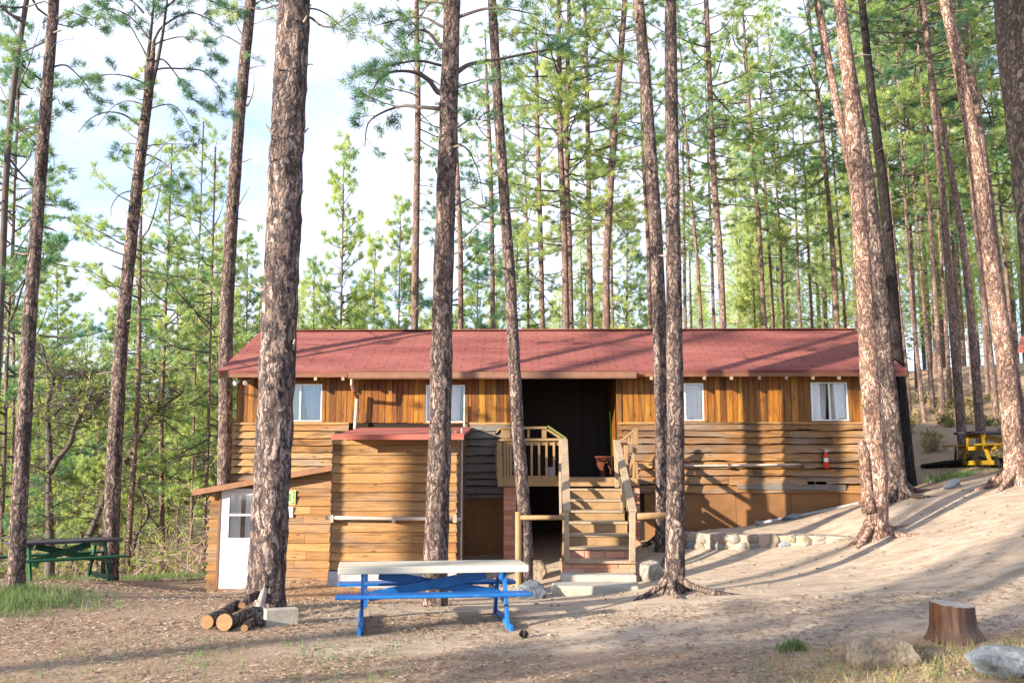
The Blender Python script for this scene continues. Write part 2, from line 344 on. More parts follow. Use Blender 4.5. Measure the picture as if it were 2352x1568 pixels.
def m_brick():
    m, t, b, o = newmat('red_adobe_brick'); r = attr_rnd(t); v = coords(t)
    n = noise(t, v, 7, 6, 0.7)
    c = ramp(t, r, [(0.0,(0.34,0.13,0.075)),(0.5,(0.42,0.18,0.11)),(1.0,(0.50,0.25,0.17))])
    c = mixc(t, ramp(t, n, [(0.45,0),(0.75,0.6)]), c, (0.50,0.34,0.26))
    t.links.new(c, b.inputs['Base Color']); b.inputs['Roughness'].default_value = 0.9; bump(t, b, n, 0.5, 0.02); return m
M['brick'] = m_brick(); M['mortar'] = m_plain('mortar', (0.33,0.26,0.205), 0.95, 0.2, 9)
def m_ground():
    m, t, b, o = newmat('dirt'); v = coords(t)
    a = noise(t, v, 0.35, 5, 0.6); c_ = noise(t, coords(t, (1.0,2.2,1)), 2.4, 8, 0.72, 0.5); d = noise(t, v, 26, 5, 0.75); g = noise(t, v, 85, 3, 0.7)
    c = ramp(t, c_, [(0.28,(0.22,0.165,0.12)),(0.5,(0.37,0.295,0.225)),(0.72,(0.52,0.43,0.34))])
    sep = t.nodes.new('ShaderNodeSeparateXYZ'); t.links.new(coords(t), sep.inputs[0])
    # needle litter: left part, the foreground and off the path; orange earth by the annex
    dx = math_(t, 'SUBTRACT', -2.0, sep.outputs[0]); lit = math_(t, 'MULTIPLY', dx, 0.16)
    far = math_(t, 'MULTIPLY', math_(t, 'SUBTRACT', sep.outputs[1], 19.5), 0.35)
    near = math_(t, 'MULTIPLY', math_(t, 'SUBTRACT', 10.3, sep.outputs[1]), 0.45)
    lit = math_(t, 'MAXIMUM', math_(t, 'MAXIMUM', lit, far), near)
    litm = ramp(t, math_(t, 'ADD', math_(t, 'MINIMUM', lit, 0.35), math_(t, 'MULTIPLY', math_(t,'ADD',c_,a), 0.5)), [(0.48,0.0),(0.66,1.0)])
    spk = ramp(t, d, [(0.38,(0.12,0.075,0.045)),(0.52,(0.29,0.19,0.125)),(0.68,(0.48,0.37,0.26))])
    c = mixc(t, math_(t, 'MULTIPLY', litm, 0.75), c, spk)
    c = mixc(t, ramp(t, d, [(0.58,0.0),(0.72,0.5)]), c, (0.17,0.11,0.07))
    c = mixc(t, ramp(t, g, [(0.56,0.0),(0.70,0.55)]), c, (0.60,0.50,0.39))
    gx = t.nodes.new('ShaderNodeVectorMath'); gx.operation = 'DISTANCE'; t.links.new(coords(t), gx.inputs[0]); gx.inputs[1].default_value = (-3.0, 17.2, -0.1)
    om = ramp(t, math_(t, 'SUBTRACT', math_(t, 'MULTIPLY', gx.outputs['Value'], 0.33), math_(t, 'MULTIPLY', c_, 0.4)), [(0.15,0.8),(0.6,0.0)])
    c = mixc(t, om, c, (0.42,0.235,0.115))
    t.links.new(c, b.inputs['Base Color']); b.inputs['Roughness'].default_value = 0.98; b.inputs['Specular IOR Level'].default_value = 0.1
    h = math_(t, 'ADD', math_(t, 'MULTIPLY', c_, 0.9), math_(t, 'ADD', math_(t, 'MULTIPLY', d, 0.35), math_(t, 'MULTIPLY', g, 0.15)))
    bump(t, b, h, 0.8, 0.05); return m
M['ground'] = m_ground()
def m_glass():
    m, t, b, o = newmat('window_glass'); b.inputs['Base Color'].default_value = (0.9,0.95,0.95,1); b.inputs['Roughness'].default_value = 0.04
    tr = t.nodes.new('ShaderNodeBsdfTransparent'); gl = t.nodes.new('ShaderNodeBsdfGlossy'); gl.inputs['Roughness'].default_value = 0.04
    fr = t.nodes.new('ShaderNodeFresnel'); fr.inputs[0].default_value = 1.5; ms = t.nodes.new('ShaderNodeMixShader')
    t.links.new(math_(t, 'ADD', fr.outputs[0], 0.06), ms.inputs[0]); t.links.new(tr.outputs[0], ms.inputs[1]); t.links.new(gl.outputs[0], ms.inputs[2]); t.links.new(ms.outputs[0], o.inputs[0]); return m
M['glass'] = m_glass()

# ------------------------------------------------------------------ terrain
CP = []
def cp(u, v, Y): p = P(u, v, Y); CP.append((p.x, p.y, p.z))
for a in [(0,1568,8.8),(600,1568,8.8),(1176,1568,8.8),(1760,1568,8.75),(2352,1568,8.3),
          (840,1450,11.6),(1165,1448,11.6),(2190,1472,9.9),(2352,1400,11),(612,1397,13.6),(998,1391,13.8),(1548,1364,13.3),
          (1365,1368,15.6),(1260,1372,15.6),(1290,1352,16.4),(2010,1237,16.3),(502,1357,18.7),(700,1326,18.6),(740,1340,18.2),(880,1352,18.0),(1040,1352,18.0),
          (1100,1275,20.4),(1230,1290,19.6),(1270,1230,22.0),(1470,1245,20.2),(1680,1212,20.3),(1980,1154,20.4),
          (1600,1266,17.9),(1700,1264,17.7),(1930,1247,17.2),(1750,1222,18.5),(1620,1225,18.6),(2058,1148,18.6),(2330,1112,17.6),
          (2352,1230,14.2),(1800,1350,13.2),(2100,1330,13.4),(2200,1072,22.5),(2340,1062,22.5),(2112,985,27),(2250,975,28),(2125,935,36),(2200,900,42),(2352,960,30),
          (480,1324,20.5),(250,1336,18.4),(35,1352,15.2),(130,1338,17),(300,1400,13.5),(100,1450,11.6)]: cp(*a)
CP += [(-9,4,0.05),(0,3,0.05),(0,-10,0.1),(-20,-10,0.2),(8,4,0.5),(15,8,1.6),(15,-8,1.2),(25,15,3.6),(-16,10,0.0),(-30,5,-0.3),
       (-14,22,-1.0),(-7,24,-0.7),(-9,30,-2.8),(-16,30,-3.2),(-5,36,-2.2),(-30,25,-3.0),(-22,42,-4.0),(-10,48,-3.0),(-40,45,-3),(-20,62,-1),(-35,70,2),(-8,70,1.5),
       (0,27,0.5),(5,28,1.4),(9,24,1.9),(0,40,0.3),(6,42,2.8),(12,45,5.2),(20,45,6.6),(25,30,5.4),(35,40,7.6),(40,20,7),(0,60,2.5),(10,65,5),(22,65,6.5),(45,65,8.5),
       (-30,110,10),(0,110,5),(40,110,9),(-80,110,10),(-80,30,0),(-80,-20,0),(80,110,12),(80,30,11),(80,-20,8),(0,-30,0.3)]
CP = np.array(CP)
def _U(r2): return np.where(r2 > 1e-9, 0.5*r2*np.log(np.maximum(r2, 1e-9)), 0)
_n = len(CP); _K = _U((CP[:,None,0]-CP[None,:,0])**2 + (CP[:,None,1]-CP[None,:,1])**2) + np.eye(_n)*0.02
_Pm = np.hstack([np.ones((_n,1)), CP[:,:2]]); _A = np.zeros((_n+3,_n+3)); _A[:_n,:_n] = _K; _A[:_n,_n:] = _Pm; _A[_n:,:_n] = _Pm.T
_w = np.linalg.solve(_A, np.concatenate([CP[:,2], np.zeros(3)]))
def GZ(x, y):
    x = np.asarray(x, float); y = np.asarray(y, float); z = _w[_n] + _w[_n+1]*x + _w[_n+2]*y
    for i in range(_n): z = z + _w[i]*_U((x-CP[i,0])**2 + (y-CP[i,1])**2)
    return z
def gz(x, y): return float(GZ(x, y))
def ground_hit(u, v, lo=6.0, hi=60.0):
    pv = None
    for i in range(1200):
        Y = lo + (hi-lo)*i/1200; p = P(u, v, Y); d = p.z - gz(p.x, p.y)
        if d <= 0: return p
    return P(u, v, 20)
def axis(a, b, fa, fb, fine, coarse):
    out = [fa]; q = fa
    while q < fb: q += fine; out.append(q)
    q = fa; s = fine
    left = []
    while q > a: s = min(coarse, s*1.12); q -= s; left.append(q)
    q = out[-1]; s = fine
    while q < b: s = min(coarse, s*1.12); q += s; out.append(q)
    return np.array(left[::-1] + out)
gx = axis(-75, 75, -11, 11, 0.14, 3.0); gy = axis(-25, 105, 7, 23, 0.14, 3.0)
GX, GY = np.meshgrid(gx, gy); GZZ = GZ(GX, GY)
_rs = np.random.RandomState(3)
jit = _rs.normal(0, 1, GZZ.shape)
for _ in range(2): jit = (jit + np.roll(jit,1,0) + np.roll(jit,-1,0) + np.roll(jit,1,1) + np.roll(jit,-1,1))/5
GZZ = GZZ + jit*0.012 - 0.0
ny, nx = GX.shape
vv = np.stack([GX.ravel(), GY.ravel(), GZZ.ravel()], 1); idx = np.arange(nx*ny).reshape(ny, nx)
ff = np.stack([idx[:-1,:-1].ravel(), idx[:-1,1:].ravel(), idx[1:,1:].ravel(), idx[1:,:-1].ravel()], 1)
g = np_mesh('ground', vv, ff, M['ground']); g['kind'] = 'structure'
g.data.polygons.foreach_set('use_smooth', [True]*len(g.data.polygons))

# ------------------------------------------------------------------ cabin
YW = 20.5                                  # front wall plane
XL, XR = X(546, YW, 900), X(2032, YW, 1000)
ZTOP = Z(860, YW); ZMID = Z(971, YW); ZSK = Z(1131, YW)
YE, YR = 19.9, 22.95; ZE = Z(851, YE, 1290); ZR = Z(759, YR, 1290)
XE0, XE1 = X(501, YE, 851), X(2084, YE, 851); YB = 2*YR - YW
ZW = ZE - 0.11 + (ZR-ZE)/(YR-YE)*(YW-YE)      # top of the front wall, just under the roof
cabin = thing('cabin', 'long low wooden cabin with red shingle roof and boarded walls standing on the slope', 'cabin', ((XL+XR)/2, YW, gz(1, YW)))

def holes_panel(mb, x0, x1, z0, z1, y0, y1, holes):
    xs = sorted(set([x0, x1] + [min(max(h[i], x0), x1) for h in holes for i in (0,1)]))
    for a, b in zip(xs[:-1], xs[1:]):
        if b - a < 1e-4: continue
        c = (a+b)/2; cuts = sorted([(h[2], h[3]) for h in holes if h[0] <= c <= h[1]]); z = z0
        for p, q in cuts + [(z1, z1)]:
            p = min(p, z1)
            if p - z > 1e-3: mb.box(a, b, y0, y1, z, p)
            z = max(z, q)
def vboards(mb, x0, x1, z0, z1, y, w=0.135, holes=(), t=0.02, rs=1):
    rr = random.Random(rs); x = x0
    while x < x1 - 0.01:
        e = min(x + w*rr.uniform(0.8, 1.2), x1); r = rr.random(); dy = rr.uniform(0, 0.006)
        if x1 - e < 0.04: e = x1
        hs = [h for h in holes if h[0] < e and h[1] > x]; dy *= 1.6
        if not hs: mb.box(x+0.004, e-0.005, y-t-dy, y, z0 + rr.uniform(0, 0.012), z1, r)
        else:
            mb.cur = r; holes_panel(mb, x+0.002, e-0.003, z0, z1, y-t-dy, y, hs)
        x = e
def lap(mb, x0, x1, z0, z1, y, h=0.165, holes=(), zb=None, zt=None, wavy=0.028, proud=0.06, rs=1, maxlen=5.0, nsub=0.16, gap=0.014):
    """overlapping horizontal boards; zb(x), zt(x) bound the wall below and above"""
    rr = random.Random(rs); z = z1; k = 0
    while z > z0 + 0.02:
        hh = h*rr.uniform(0.86, 1.14); zl = max(z - hh, z0)
        # board segments
        x = x0
        while x < x1 - 1e-3:
            e = x + rr.uniform(0.45, 1.0)*maxlen
            if x1 - e < 0.5: e = x1
            r = rr.random(); sd_ = rr.uniform(0, 50); pr = proud*rr.uniform(0.8, 1.25)
            n = max(1, int((e-x)/nsub)); xs = [x + (e-x)*i/n for i in range(n+1)]
            for hh_ in holes:
                for q in hh_[:2]:
                    if x < q < e: xs.append(q)
            xs = sorted(xs)
            for a, b in zip(xs[:-1], xs[1:]):
                if b - a < 1e-4: continue
                c = (a+b)/2; aa = a + (0.003 if a == x else 0); bb = b - (0.003 if b == e else 0)
                bl = [zl + wavy*mnoise.noise((q*1.3, sd_, 0)) + wavy*0.6*mnoise.noise((q*4, sd_, 3)) for q in (a, b)]
                tp = [z - gap + 0.5*gap*mnoise.noise((q*2.1, sd_+9, 0)) for q in (a, b)]
                if zb: bl = [max(bl[0], zb(a)), max(bl[1], zb(b))]
                if zt: tp = [min(tp[0], zt(a)), min(tp[1], zt(b))]
                blk = False
                for hh_ in holes:
                    if hh_[0] <= c <= hh_[1]:
                        if bl[0] >= hh_[2]-1e-3 and tp[0] <= hh_[3]+1e-3: blk = True
                        elif bl[0] < hh_[2] < tp[0]: tp = [hh_[2], hh_[2]]
                        elif bl[0] < hh_[3] < tp[0]: bl = [hh_[3], hh_[3]]
                if blk or tp[0] - bl[0] < 0.01 or tp[1] - bl[1] < 0.01:
                    if blk or (tp[0]-bl[0] < 0.01 and tp[1]-bl[1] < 0.01): continue
                    tp = [max(tp[0], bl[0]+0.002), max(tp[1], bl[1]+0.002)]
                mb.hexa([(aa,y-pr,bl[0]),(bb,y-pr,bl[1]),(bb,y,bl[1]),(aa,y,bl[0]),(aa,y-0.006,tp[0]),(bb,y-0.006,tp[1]),(bb,y,tp[1]),(aa,y,tp[0])], r)
            x = e
        z = zl; k += 1
def wrect(u0, u1, v0, v1, Y=YW): return (X(u0, Y, (v0+v1)/2), X(u1, Y, (v0+v1)/2), Z(v1, Y, (u0+u1)/2), Z(v0, Y, (u0+u1)/2))
WIN = [wrect(640,740,882,968), wrect(978,1068,884,970), wrect(1530,1616,880,966), wrect(1862,1947,878,966)]
PORCH = (X(1198, YW, 980), X(1418, YW, 980))
ZDECK = Z(1096, 19.5)
ph = (PORCH[0], PORCH[1], 0, 9)
TR = 0.075
wholes = [(a-TR, b+TR, c-0.01, d+TR) for a, b, c, d in WIN] + [ph]
mb = MB(); vboards(mb, XL, PORCH[0], ZMID, ZW, YW, 0.135, wholes[:2], rs=4); mb.build('upper_wall', M['vert_boards'], cabin)
mb = MB(); vboards(mb, PORCH[1], XR, ZMID, ZW, YW, 0.135, wholes[2:4], rs=14); mb.build('upper_wall', M['vert_boards'], cabin)
# lower siding: left stretch (above the annex), grey stretch by the porch, long right stretch
Lb = Z(1100, YW)
YBOX = 18.1
mb = MB(); lap(mb, XL-0.06, X(800, YW), Lb-0.3, ZMID, YW-0.02, 0.165, rs=11); mb.build('lower_wall', M['lap'], cabin)
mb = MB(); lap(mb, X(1062, YW), PORCH[0]+0.02, Z(1143, YW), ZMID, YW-0.02, 0.17, rs=12); mb.build('lower_wall', M['lap_grey'], cabin)['label'] = 'weathered grey lap boards beside the porch'
hole_r = (X(1851, YW), X(1895, YW), Z(1113, YW), Z(1105, YW))
mb = MB(); lap(mb, PORCH[1], XR+0.05, ZSK, ZMID, YW-0.02, 0.168, holes=[hole_r], rs=13, wavy=0.036, gap=0.018); mb.build('lower_wall', M['lap'], cabin)
# backing walls (sheathing), ends and rear
mb = MB()
holes_panel(mb, XL, XR, -0.8, ZW-0.02, YW+0.003, YW+0.06, [(a, b, c, d) for a, b, c, d in WIN] + [(PORCH[0], PORCH[1], -5, 9), hole_r])
mb.box(XL-0.0, XR, YB-0.1, YB, -0.8, ZW-0.02); mb.build('sheathing', M['gap'], cabin)
for xx, s in ((XL, -1), (XR, 1)):
    mb = MB(); mb.box(min(xx, xx-s*0.06), max(xx, xx-s*0.06), YW+0.07, YB-0.11, -0.8, ZW-0.02)
    rr = random.Random(5 if s < 0 else 6); y = YW+0.02
    while y < YB: mb.box(min(xx+s*0.002, xx+s*0.022), max(xx+s*0.002, xx+s*0.022), y, min(y+0.135, YB), ZMID, ZW-0.03, rr.random()); y += 0.138
    mb.add([(xx-s*0.03, YW, ZW-0.04), (xx-s*0.03, YR, ZR-0.08), (xx-s*0.03, YB, ZW-0.04)], [(0,1,2)])
    z = ZMID
    while z > -0.3:
        mb.hexa([(xx+s*0.035,YW-0.02,z-0.168),(xx+s*0.035,YB,z-0.168),(xx,YB,z-0.168),(xx,YW-0.02,z-0.168),(xx+s*0.008,YW-0.02,z+0.02),(xx+s*0.008,YB,z+0.02),(xx,YB,z+0.02),(xx,YW-0.02,z+0.02)], rr.random()); z -= 0.168
    mb.build('end_wall', M['lap_side'], cabin)
# skirting panels
seams = [1478, 1687, 1813, 1923, 2032]
for i in range(4):
    a, b = X(seams[i], YW), X(seams[i+1], YW); mb = MB()
    za, zb_ = gz(a, YW)-0.15, gz(b, YW)-0.15
    dy = 0.004*(i % 2)
    mb.hexa([(a+0.004,YW-0.03-dy,za),(b-0.004,YW-0.03-dy,zb_),(b-0.004,YW,zb_),(a+0.004,YW,za),(a+0.004,YW-0.03-dy,ZSK+0.02),(b-0.004,YW-0.03-dy,ZSK+0.02),(b-0.004,YW,ZSK+0.02),(a+0.004,YW,ZSK+0.02)])
    mb.build('skirting_panel', M['skirt'], cabin)
mb = MB(); mb.box(X(1066, YW), PORCH[0]+0.1, YW-0.03, YW, -0.2, Z(1143, YW)+0.02); mb.build('skirting_panel', M['skirt'], cabin)
# loose board ends by the broken siding
mb = MB(); mb.bar((X(1690, YW), YW-0.075, Z(1116, YW)), (X(1938, YW), YW-0.075, Z(1119, YW)), 0.02, 0.12, r=0.2)
mb.bar((X(1868, YW), YW-0.03, Z(1104, YW)), (X(1872, YW), YW-0.03, Z(1113, YW)), 0.03, 0.03, (0,1,0), r=0.9)
mb.build('loose_board', M['lap_grey'], cabin)
# ledge between the two kinds of boards
mb = MB(); mb.box(XL-0.03, X(800, YW), YW-0.07, YW-0.021, ZMID-0.03, ZMID+0.012); mb.build('belt_board', M['lap'], cabin); mb = MB(); mb.box(PORCH[1]+0.01, XR+0.03, YW-0.07, YW-0.021, ZMID-0.03, ZMID+0.012); mb.build('belt_board', M['lap'], cabin); mb = MB()
mb.box(X(1068, YW), PORCH[0], YW-0.05, YW-0.021, ZMID-0.04, ZMID+0.012); mb.build('belt_board', M['lap'], cabin)

# windows
def window(i, rect, cur, blue=False):
    a, b, c, d = rect; fr = MB(); y = YW
    w = MB(); w.box(a-TR, a, y-0.035, y+0.02, c, d); w.box(b, b+TR, y-0.035, y+0.02, c, d); w.box(a-TR, b+TR, y-0.037, y+0.02, d, d+TR); w.box(a-TR*0.6, b+TR*0.6, y-0.05, y+0.02, c-0.03, c)
    tr = w.build('window', M['trim'], cabin)
    f = 0.028
    fr.box(a, a+f, y-0.02, y+0.03, c, d); fr.box(b-f, b, y-0.02, y+0.03, c, d); fr.box(a+f, b-f, y-0.02, y+0.03, d-f, d); fr.box(a+f, b-f, y-0.02, y+0.03, c, c+f)
    m = (a+b)/2; fr.box(m-0.015, m+0.02, y-0.026, y+0.03, c+f, d-f); fr.build('window_frame', M['alum'], tr)
    p = MB(); p.box(a+f, m-0.015, y-0.004, y, c+f, d-f); p.box(m+0.02, b-f, y+0.008, y+0.012, c+f, d-f); p.build('pane', M['glass'], tr)
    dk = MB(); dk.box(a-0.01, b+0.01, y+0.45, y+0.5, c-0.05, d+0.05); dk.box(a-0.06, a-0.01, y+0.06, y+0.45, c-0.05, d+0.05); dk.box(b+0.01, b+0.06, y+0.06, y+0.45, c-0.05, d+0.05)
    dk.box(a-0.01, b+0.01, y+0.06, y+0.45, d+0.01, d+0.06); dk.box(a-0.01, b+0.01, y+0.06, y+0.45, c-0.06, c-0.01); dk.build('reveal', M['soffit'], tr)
    rr = random.Random(i)
    for (p0, p1, p2, p3, mat) in cur:      # panel: top x0,x1, bottom x0,x1 as fractions
        cm = MB(); n = 44; m_ = 8; vs = []; fs = []
        ph_ = rr.uniform(0, 6)
        for j in range(m_+1):
            t = j/m_; z = (d-0.03) + (c+0.035-(d-0.03))*t
            for k in range(n+1):
                s = k/n; xx = a + (b-a)*((p0+(p1-p0)*s)*(1-t) + (p2+(p3-p2)*s)*t)
                yy = y + 0.09 + 0.022*math.sin(s*24+ph_+1.5*math.sin(s*7)+0.5*t) + 0.006*math.sin(s*61+ph_*2) + 0.02*t*math.sin(s*14)
                zz = z + (0.03*math.sin(s*6+ph_)*t)
                vs.append((xx, yy, zz))
        for j in range(m_):
            for k in range(n): q = j*(n+1)+k; fs.append((q, q+1, q+n+2, q+n+1))
        cm.add(vs, fs); cm.build('curtain', M[mat], tr, smooth=True)
    return tr
w1 = window(0, WIN[0], [(0.54,0.98,0.66,0.93,'curtain_blue')])
bl = MB(); bl.box(WIN[0][0]+0.03, (WIN[0][0]+WIN[0][1])/2, YW+0.06, YW+0.07, WIN[0][2]+0.03, WIN[0][3]-0.03); bl.build('blind', M['blind'], w1)
window(1, WIN[1], [(0.02,0.42,0.02,0.4,'curtain_blue'), (0.62,0.88,0.55,0.86,'curtain')])
window(2, WIN[2], [(0.03,0.49,0.02,0.49,'curtain'), (0.52,0.97,0.52,0.97,'curtain')])
window(3, WIN[3], [(0.04,0.49,0.02,0.45,'curtain'), (0.52,0.96,0.53,0.97,'curtain')])

# roof
def uvplane(me, fn):
    uv = me.uv_layers.new(name='UVMap')
    for lp in me.loops: uv.data[lp.index].uv = fn(me.vertices[lp.vertex_index].co)
rise = ZR-ZE; run = YR-YE; sl = math.hypot(rise, run); YE2 = 2*YR-YE
mb = MB(); th = 0.05
mb.hexa([(XE0,YE,ZE-th),(XE1,YE,ZE-th),(XE1,YR,ZR-th),(XE0,YR,ZR-th),(XE0,YE,ZE),(XE1,YE,ZE),(XE1,YR,ZR),(XE0,YR,ZR)])
mb.hexa([(XE0,YR,ZR-th),(XE1,YR,ZR-th),(XE1,YE2,ZE-th),(XE0,YE2,ZE-th),(XE0,YR,ZR),(XE1,YR,ZR),(XE1,YE2,ZE),(XE0,YE2,ZE)])
roof = mb.build('roof', M['shingle'], cabin)
cl = cabin.location
uvplane(roof.data, lambda c: (c.x, (c.y+cl.y-YE)*sl/run))
# butt edges of the shingle courses, slightly uneven
mb = MB(); rr = random.Random(8); nrow = int(sl/0.15)
for k in range(nrow):
    s = k*0.15; y = YE + run*s/sl; z = ZE + rise*s/sl; x = XE0
    while x < XE1-0.01:
        e = min(XE1, x + rr.uniform(0.8, 1.1)); t_ = rr.uniform(0.006, 0.013)
        y2 = YE + run*min(sl, s+0.14)/sl; z2 = ZE + rise*min(sl, s+0.14)/sl
        mb.add([(x+0.003,y-0.004,z+t_),(e-0.003,y-0.004,z+t_),(e-0.003,y2,z2+0.003),(x+0.003,y2,z2+0.003),(x+0.003,y-0.004,z),(e-0.003,y-0.004,z)], [(0,1,2,3),(4,5,1,0)])
        x = e
sh = mb.build('shingle_course', M['shingle'], roof); uvplane(sh.data, lambda c: (c.x, (c.y+cl.y-YE)*sl/run))
mb = MB(); mb.bar((XE0, YR, ZR+0.012), (XE1, YR, ZR+0.012), 0.26, 0.02); mb.build('ridge_cap', M['shingle'], roof)
mb = MB(); mb.box(XE0, XE1, YE+0.004, YE+0.03, ZE-0.13, ZE-th-0.002)
for x in (XE0, XE1-0.03):
    mb.hexa([(x,YE+0.032,ZE-0.17),(x+0.03,YE+0.032,ZE-0.17),(x+0.03,YR,ZR-0.17),(x,YR,ZR-0.17),(x,YE+0.032,ZE-th-0.002),(x+0.03,YE+0.032,ZE-th-0.002),(x+0.03,YR,ZR-th-0.002),(x,YR,ZR-th-0.002)])
mb.build('fascia', M['fascia'], roof)
mb = MB(); mb.hexa([(XE0+0.04,YE+0.04,ZE-0.09),(XE1-0.04,YE+0.04,ZE-0.09),(XE1-0.04,YR,ZR-0.09),(XE0+0.04,YR,ZR-0.09),(XE0+0.04,YE+0.04,ZE-0.06),(XE1-0.04,YE+0.04,ZE-0.06),(XE1-0.04,YR,ZR-0.06),(XE0+0.04,YR,ZR-0.06)])
mb.build('soffit', M['soffit'], roof)
xs_r = [X(u, YE, 857) for u in (600,662,725,788)] + [X(u, YE, 857) for u in (1496,1557,1618,1680,1744,1806,1867,1927,1988,2050)]
for x in xs_r:
    mb = MB(); s = rise/run
    mb.hexa([(x-0.03,YE-0.01,ZE-0.20),(x+0.03,YE-0.01,ZE-0.20),(x+0.03,YW+0.0,ZE-0.20+s*0.6),(x-0.03,YW+0.0,ZE-0.20+s*0.6),(x-0.03,YE-0.01,ZE-0.132),(x+0.03,YE-0.01,ZE-0.132),(x+0.03,YW,ZE-0.10+s*0.6),(x-0.03,YW,ZE-0.10+s*0.6)])
    mb.build('rafter_tail', M['grey_paint'], roof)
# gutter and downspout
ga, gb = X(798, YE-0.1, 860), X(1461, YE-0.1, 860); gz0 = Z(869, YE-0.1); gz1 = Z(855, YE-0.1)
mb = MB(); mb.box(ga, gb, YE-0.12, YE-0.105, gz0+0.02, gz1); mb.box(ga, gb, YE-0.13, YE-0.105, gz1, gz1+0.015); mb.box(ga, gb, YE-0.10, YE, gz0, gz0+0.02); mb.box(ga-0.004, ga, YE-0.13, YE, gz0, gz1); mb.box(gb, gb+0.004, YE-0.13, YE, gz0, gz1)
mb.box(ga, gb, YE-0.013, YE-0.001, gz0, gz1-0.02)
gut = mb.build('gutter', M['gutter'], cabin)
xd = X(809, YE, 900); mb = MB()
mb.tube([(xd,YE-0.05,gz0+0.02),(xd,YE-0.05,gz0-0.12),(xd+0.03,YE-0.02,gz0-0.24),(xd+0.04,YW-0.22,gz0-0.36),(xd+0.04,YW-0.2,Z(905,20.3))], 0.042, 8)
mb.build('elbow', M['gutter'], gut)
mb = MB(); mb.tube([(xd+0.04,YW-0.2,Z(903,20.3)),(xd,YW-0.2,Z(985,20.3))], 0.036, 8); mb.build('downspout', M['whitepipe'], gut)
# corner flood lights
for u, du in ((548, -0.5), (562, 0.5)):
    p = P(u, 876, YE+0.15); mb = MB()
    mb.tube([p+Vector((0.0,0.25,0.06)), p+Vector((0,0.1,0.05)), p], 0.018, 6); d = Vector((du*0.7,-0.8,-0.35)).normalized()
    mb.tube([p, p+d*0.05, p+d*0.13, p+d*0.14], [0.02,0.035,0.05,0.045], 12); mb.build('flood_light', M['alum'], cabin, smooth=False)
mb = MB(); mb.tube([P(568,876,YE+0.3), P(580,871,YE+0.3), P(604,858,YE+0.2)], 0.007, 5); mb.build('cable', M['whitepipe'], cabin)

# porch recess
xa, xb = PORCH; yb = YW+2.6
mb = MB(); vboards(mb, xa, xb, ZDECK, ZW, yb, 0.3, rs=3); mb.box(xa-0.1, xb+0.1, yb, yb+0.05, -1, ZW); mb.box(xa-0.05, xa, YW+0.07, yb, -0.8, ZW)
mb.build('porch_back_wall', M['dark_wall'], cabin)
mb = MB(); rr = random.Random(3); y = YW-0.03
while y < yb: mb.box(xb, xb+0.06, y, min(y+0.15, yb), ZDECK-0.2, ZW, rr.random()); y += 0.153
mb.build('porch_side_wall', M['vert_boards'], cabin)
mb = MB(); mb.box(xb-0.02, xb+0.09, YW-0.05, YW-0.023, ZDECK-0.3, ZTOP+0.1, 0.9); mb.build('corner_trim', M['trim'], cabin)
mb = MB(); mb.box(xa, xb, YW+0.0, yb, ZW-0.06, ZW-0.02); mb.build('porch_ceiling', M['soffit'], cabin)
# deck
YD = 19.45; dx0, dx1 = X(1158, YD, 1100), X(1464, YD, 1100)
mb = MB(); y = YD
while y < yb: mb.box(dx0, dx1 if y < YW-0.14 else xb, y, min(y+0.14, yb), ZDECK-0.04, ZDECK); y += 0.146
deck = mb.build('deck', M['grey_paint'], cabin)
mb = MB(); mb.box(dx0, dx1, YD-0.04, YD-0.003, Z(1116,YD), ZDECK-0.042 + 0.03); mb.box(dx0-0.04, dx0-0.003, YD-0.04, YW, Z(1116,YD), ZDECK); mb.box(dx1+0.003, dx1+0.04, YD-0.04, YW, Z(1116,YD), ZDECK)
mb.build('rim_joist', M['tan_paint'], deck)
# brick piers
def bricks(mb, mm, x0, x1, y0, y1, z0, z1, bw=0.36, bh=0.10, rs=1):
    rr = random.Random(rs); mm.box(x0+0.008, x1-0.008, y0+0.008, y1-0.008, z0, z1-0.005); z = z0; k = 0
    while z < z1-0.02:
        t_ = min(z+bh, z1); x = x0 - (bw/2 if k % 2 else 0)
        while x < x1-0.01:
            a_, b_ = max(x, x0)+0.006, min(x+bw, x1)-0.006
            if b_-a_ > 0.02: d = rr.uniform(0, 0.008); mb.box(a_, b_, y0-d, y1+d, z+0.006, t_-0.006, rr.random())
            x += bw
        z = t_; k += 1
for (u0, u1, yy, zt_) in ((1156,1186,YD+0.05,Z(1117,YD)), (1452,1471,YD+0.05,Z(1120,YD))):
    bm_, mm = MB(), MB(); x0, x1 = X(u0, yy, 1180), X(u1, yy, 1180)
    bricks(bm_, mm, x0, x1, yy, yy+0.4, gz((x0+x1)/2, yy)-0.2, zt_, rs=int(u0))
    pr = bm_.build('brick_pier', M['brick'], cabin, bevel=0.008); mm.build('mortar', M['mortar'], pr)
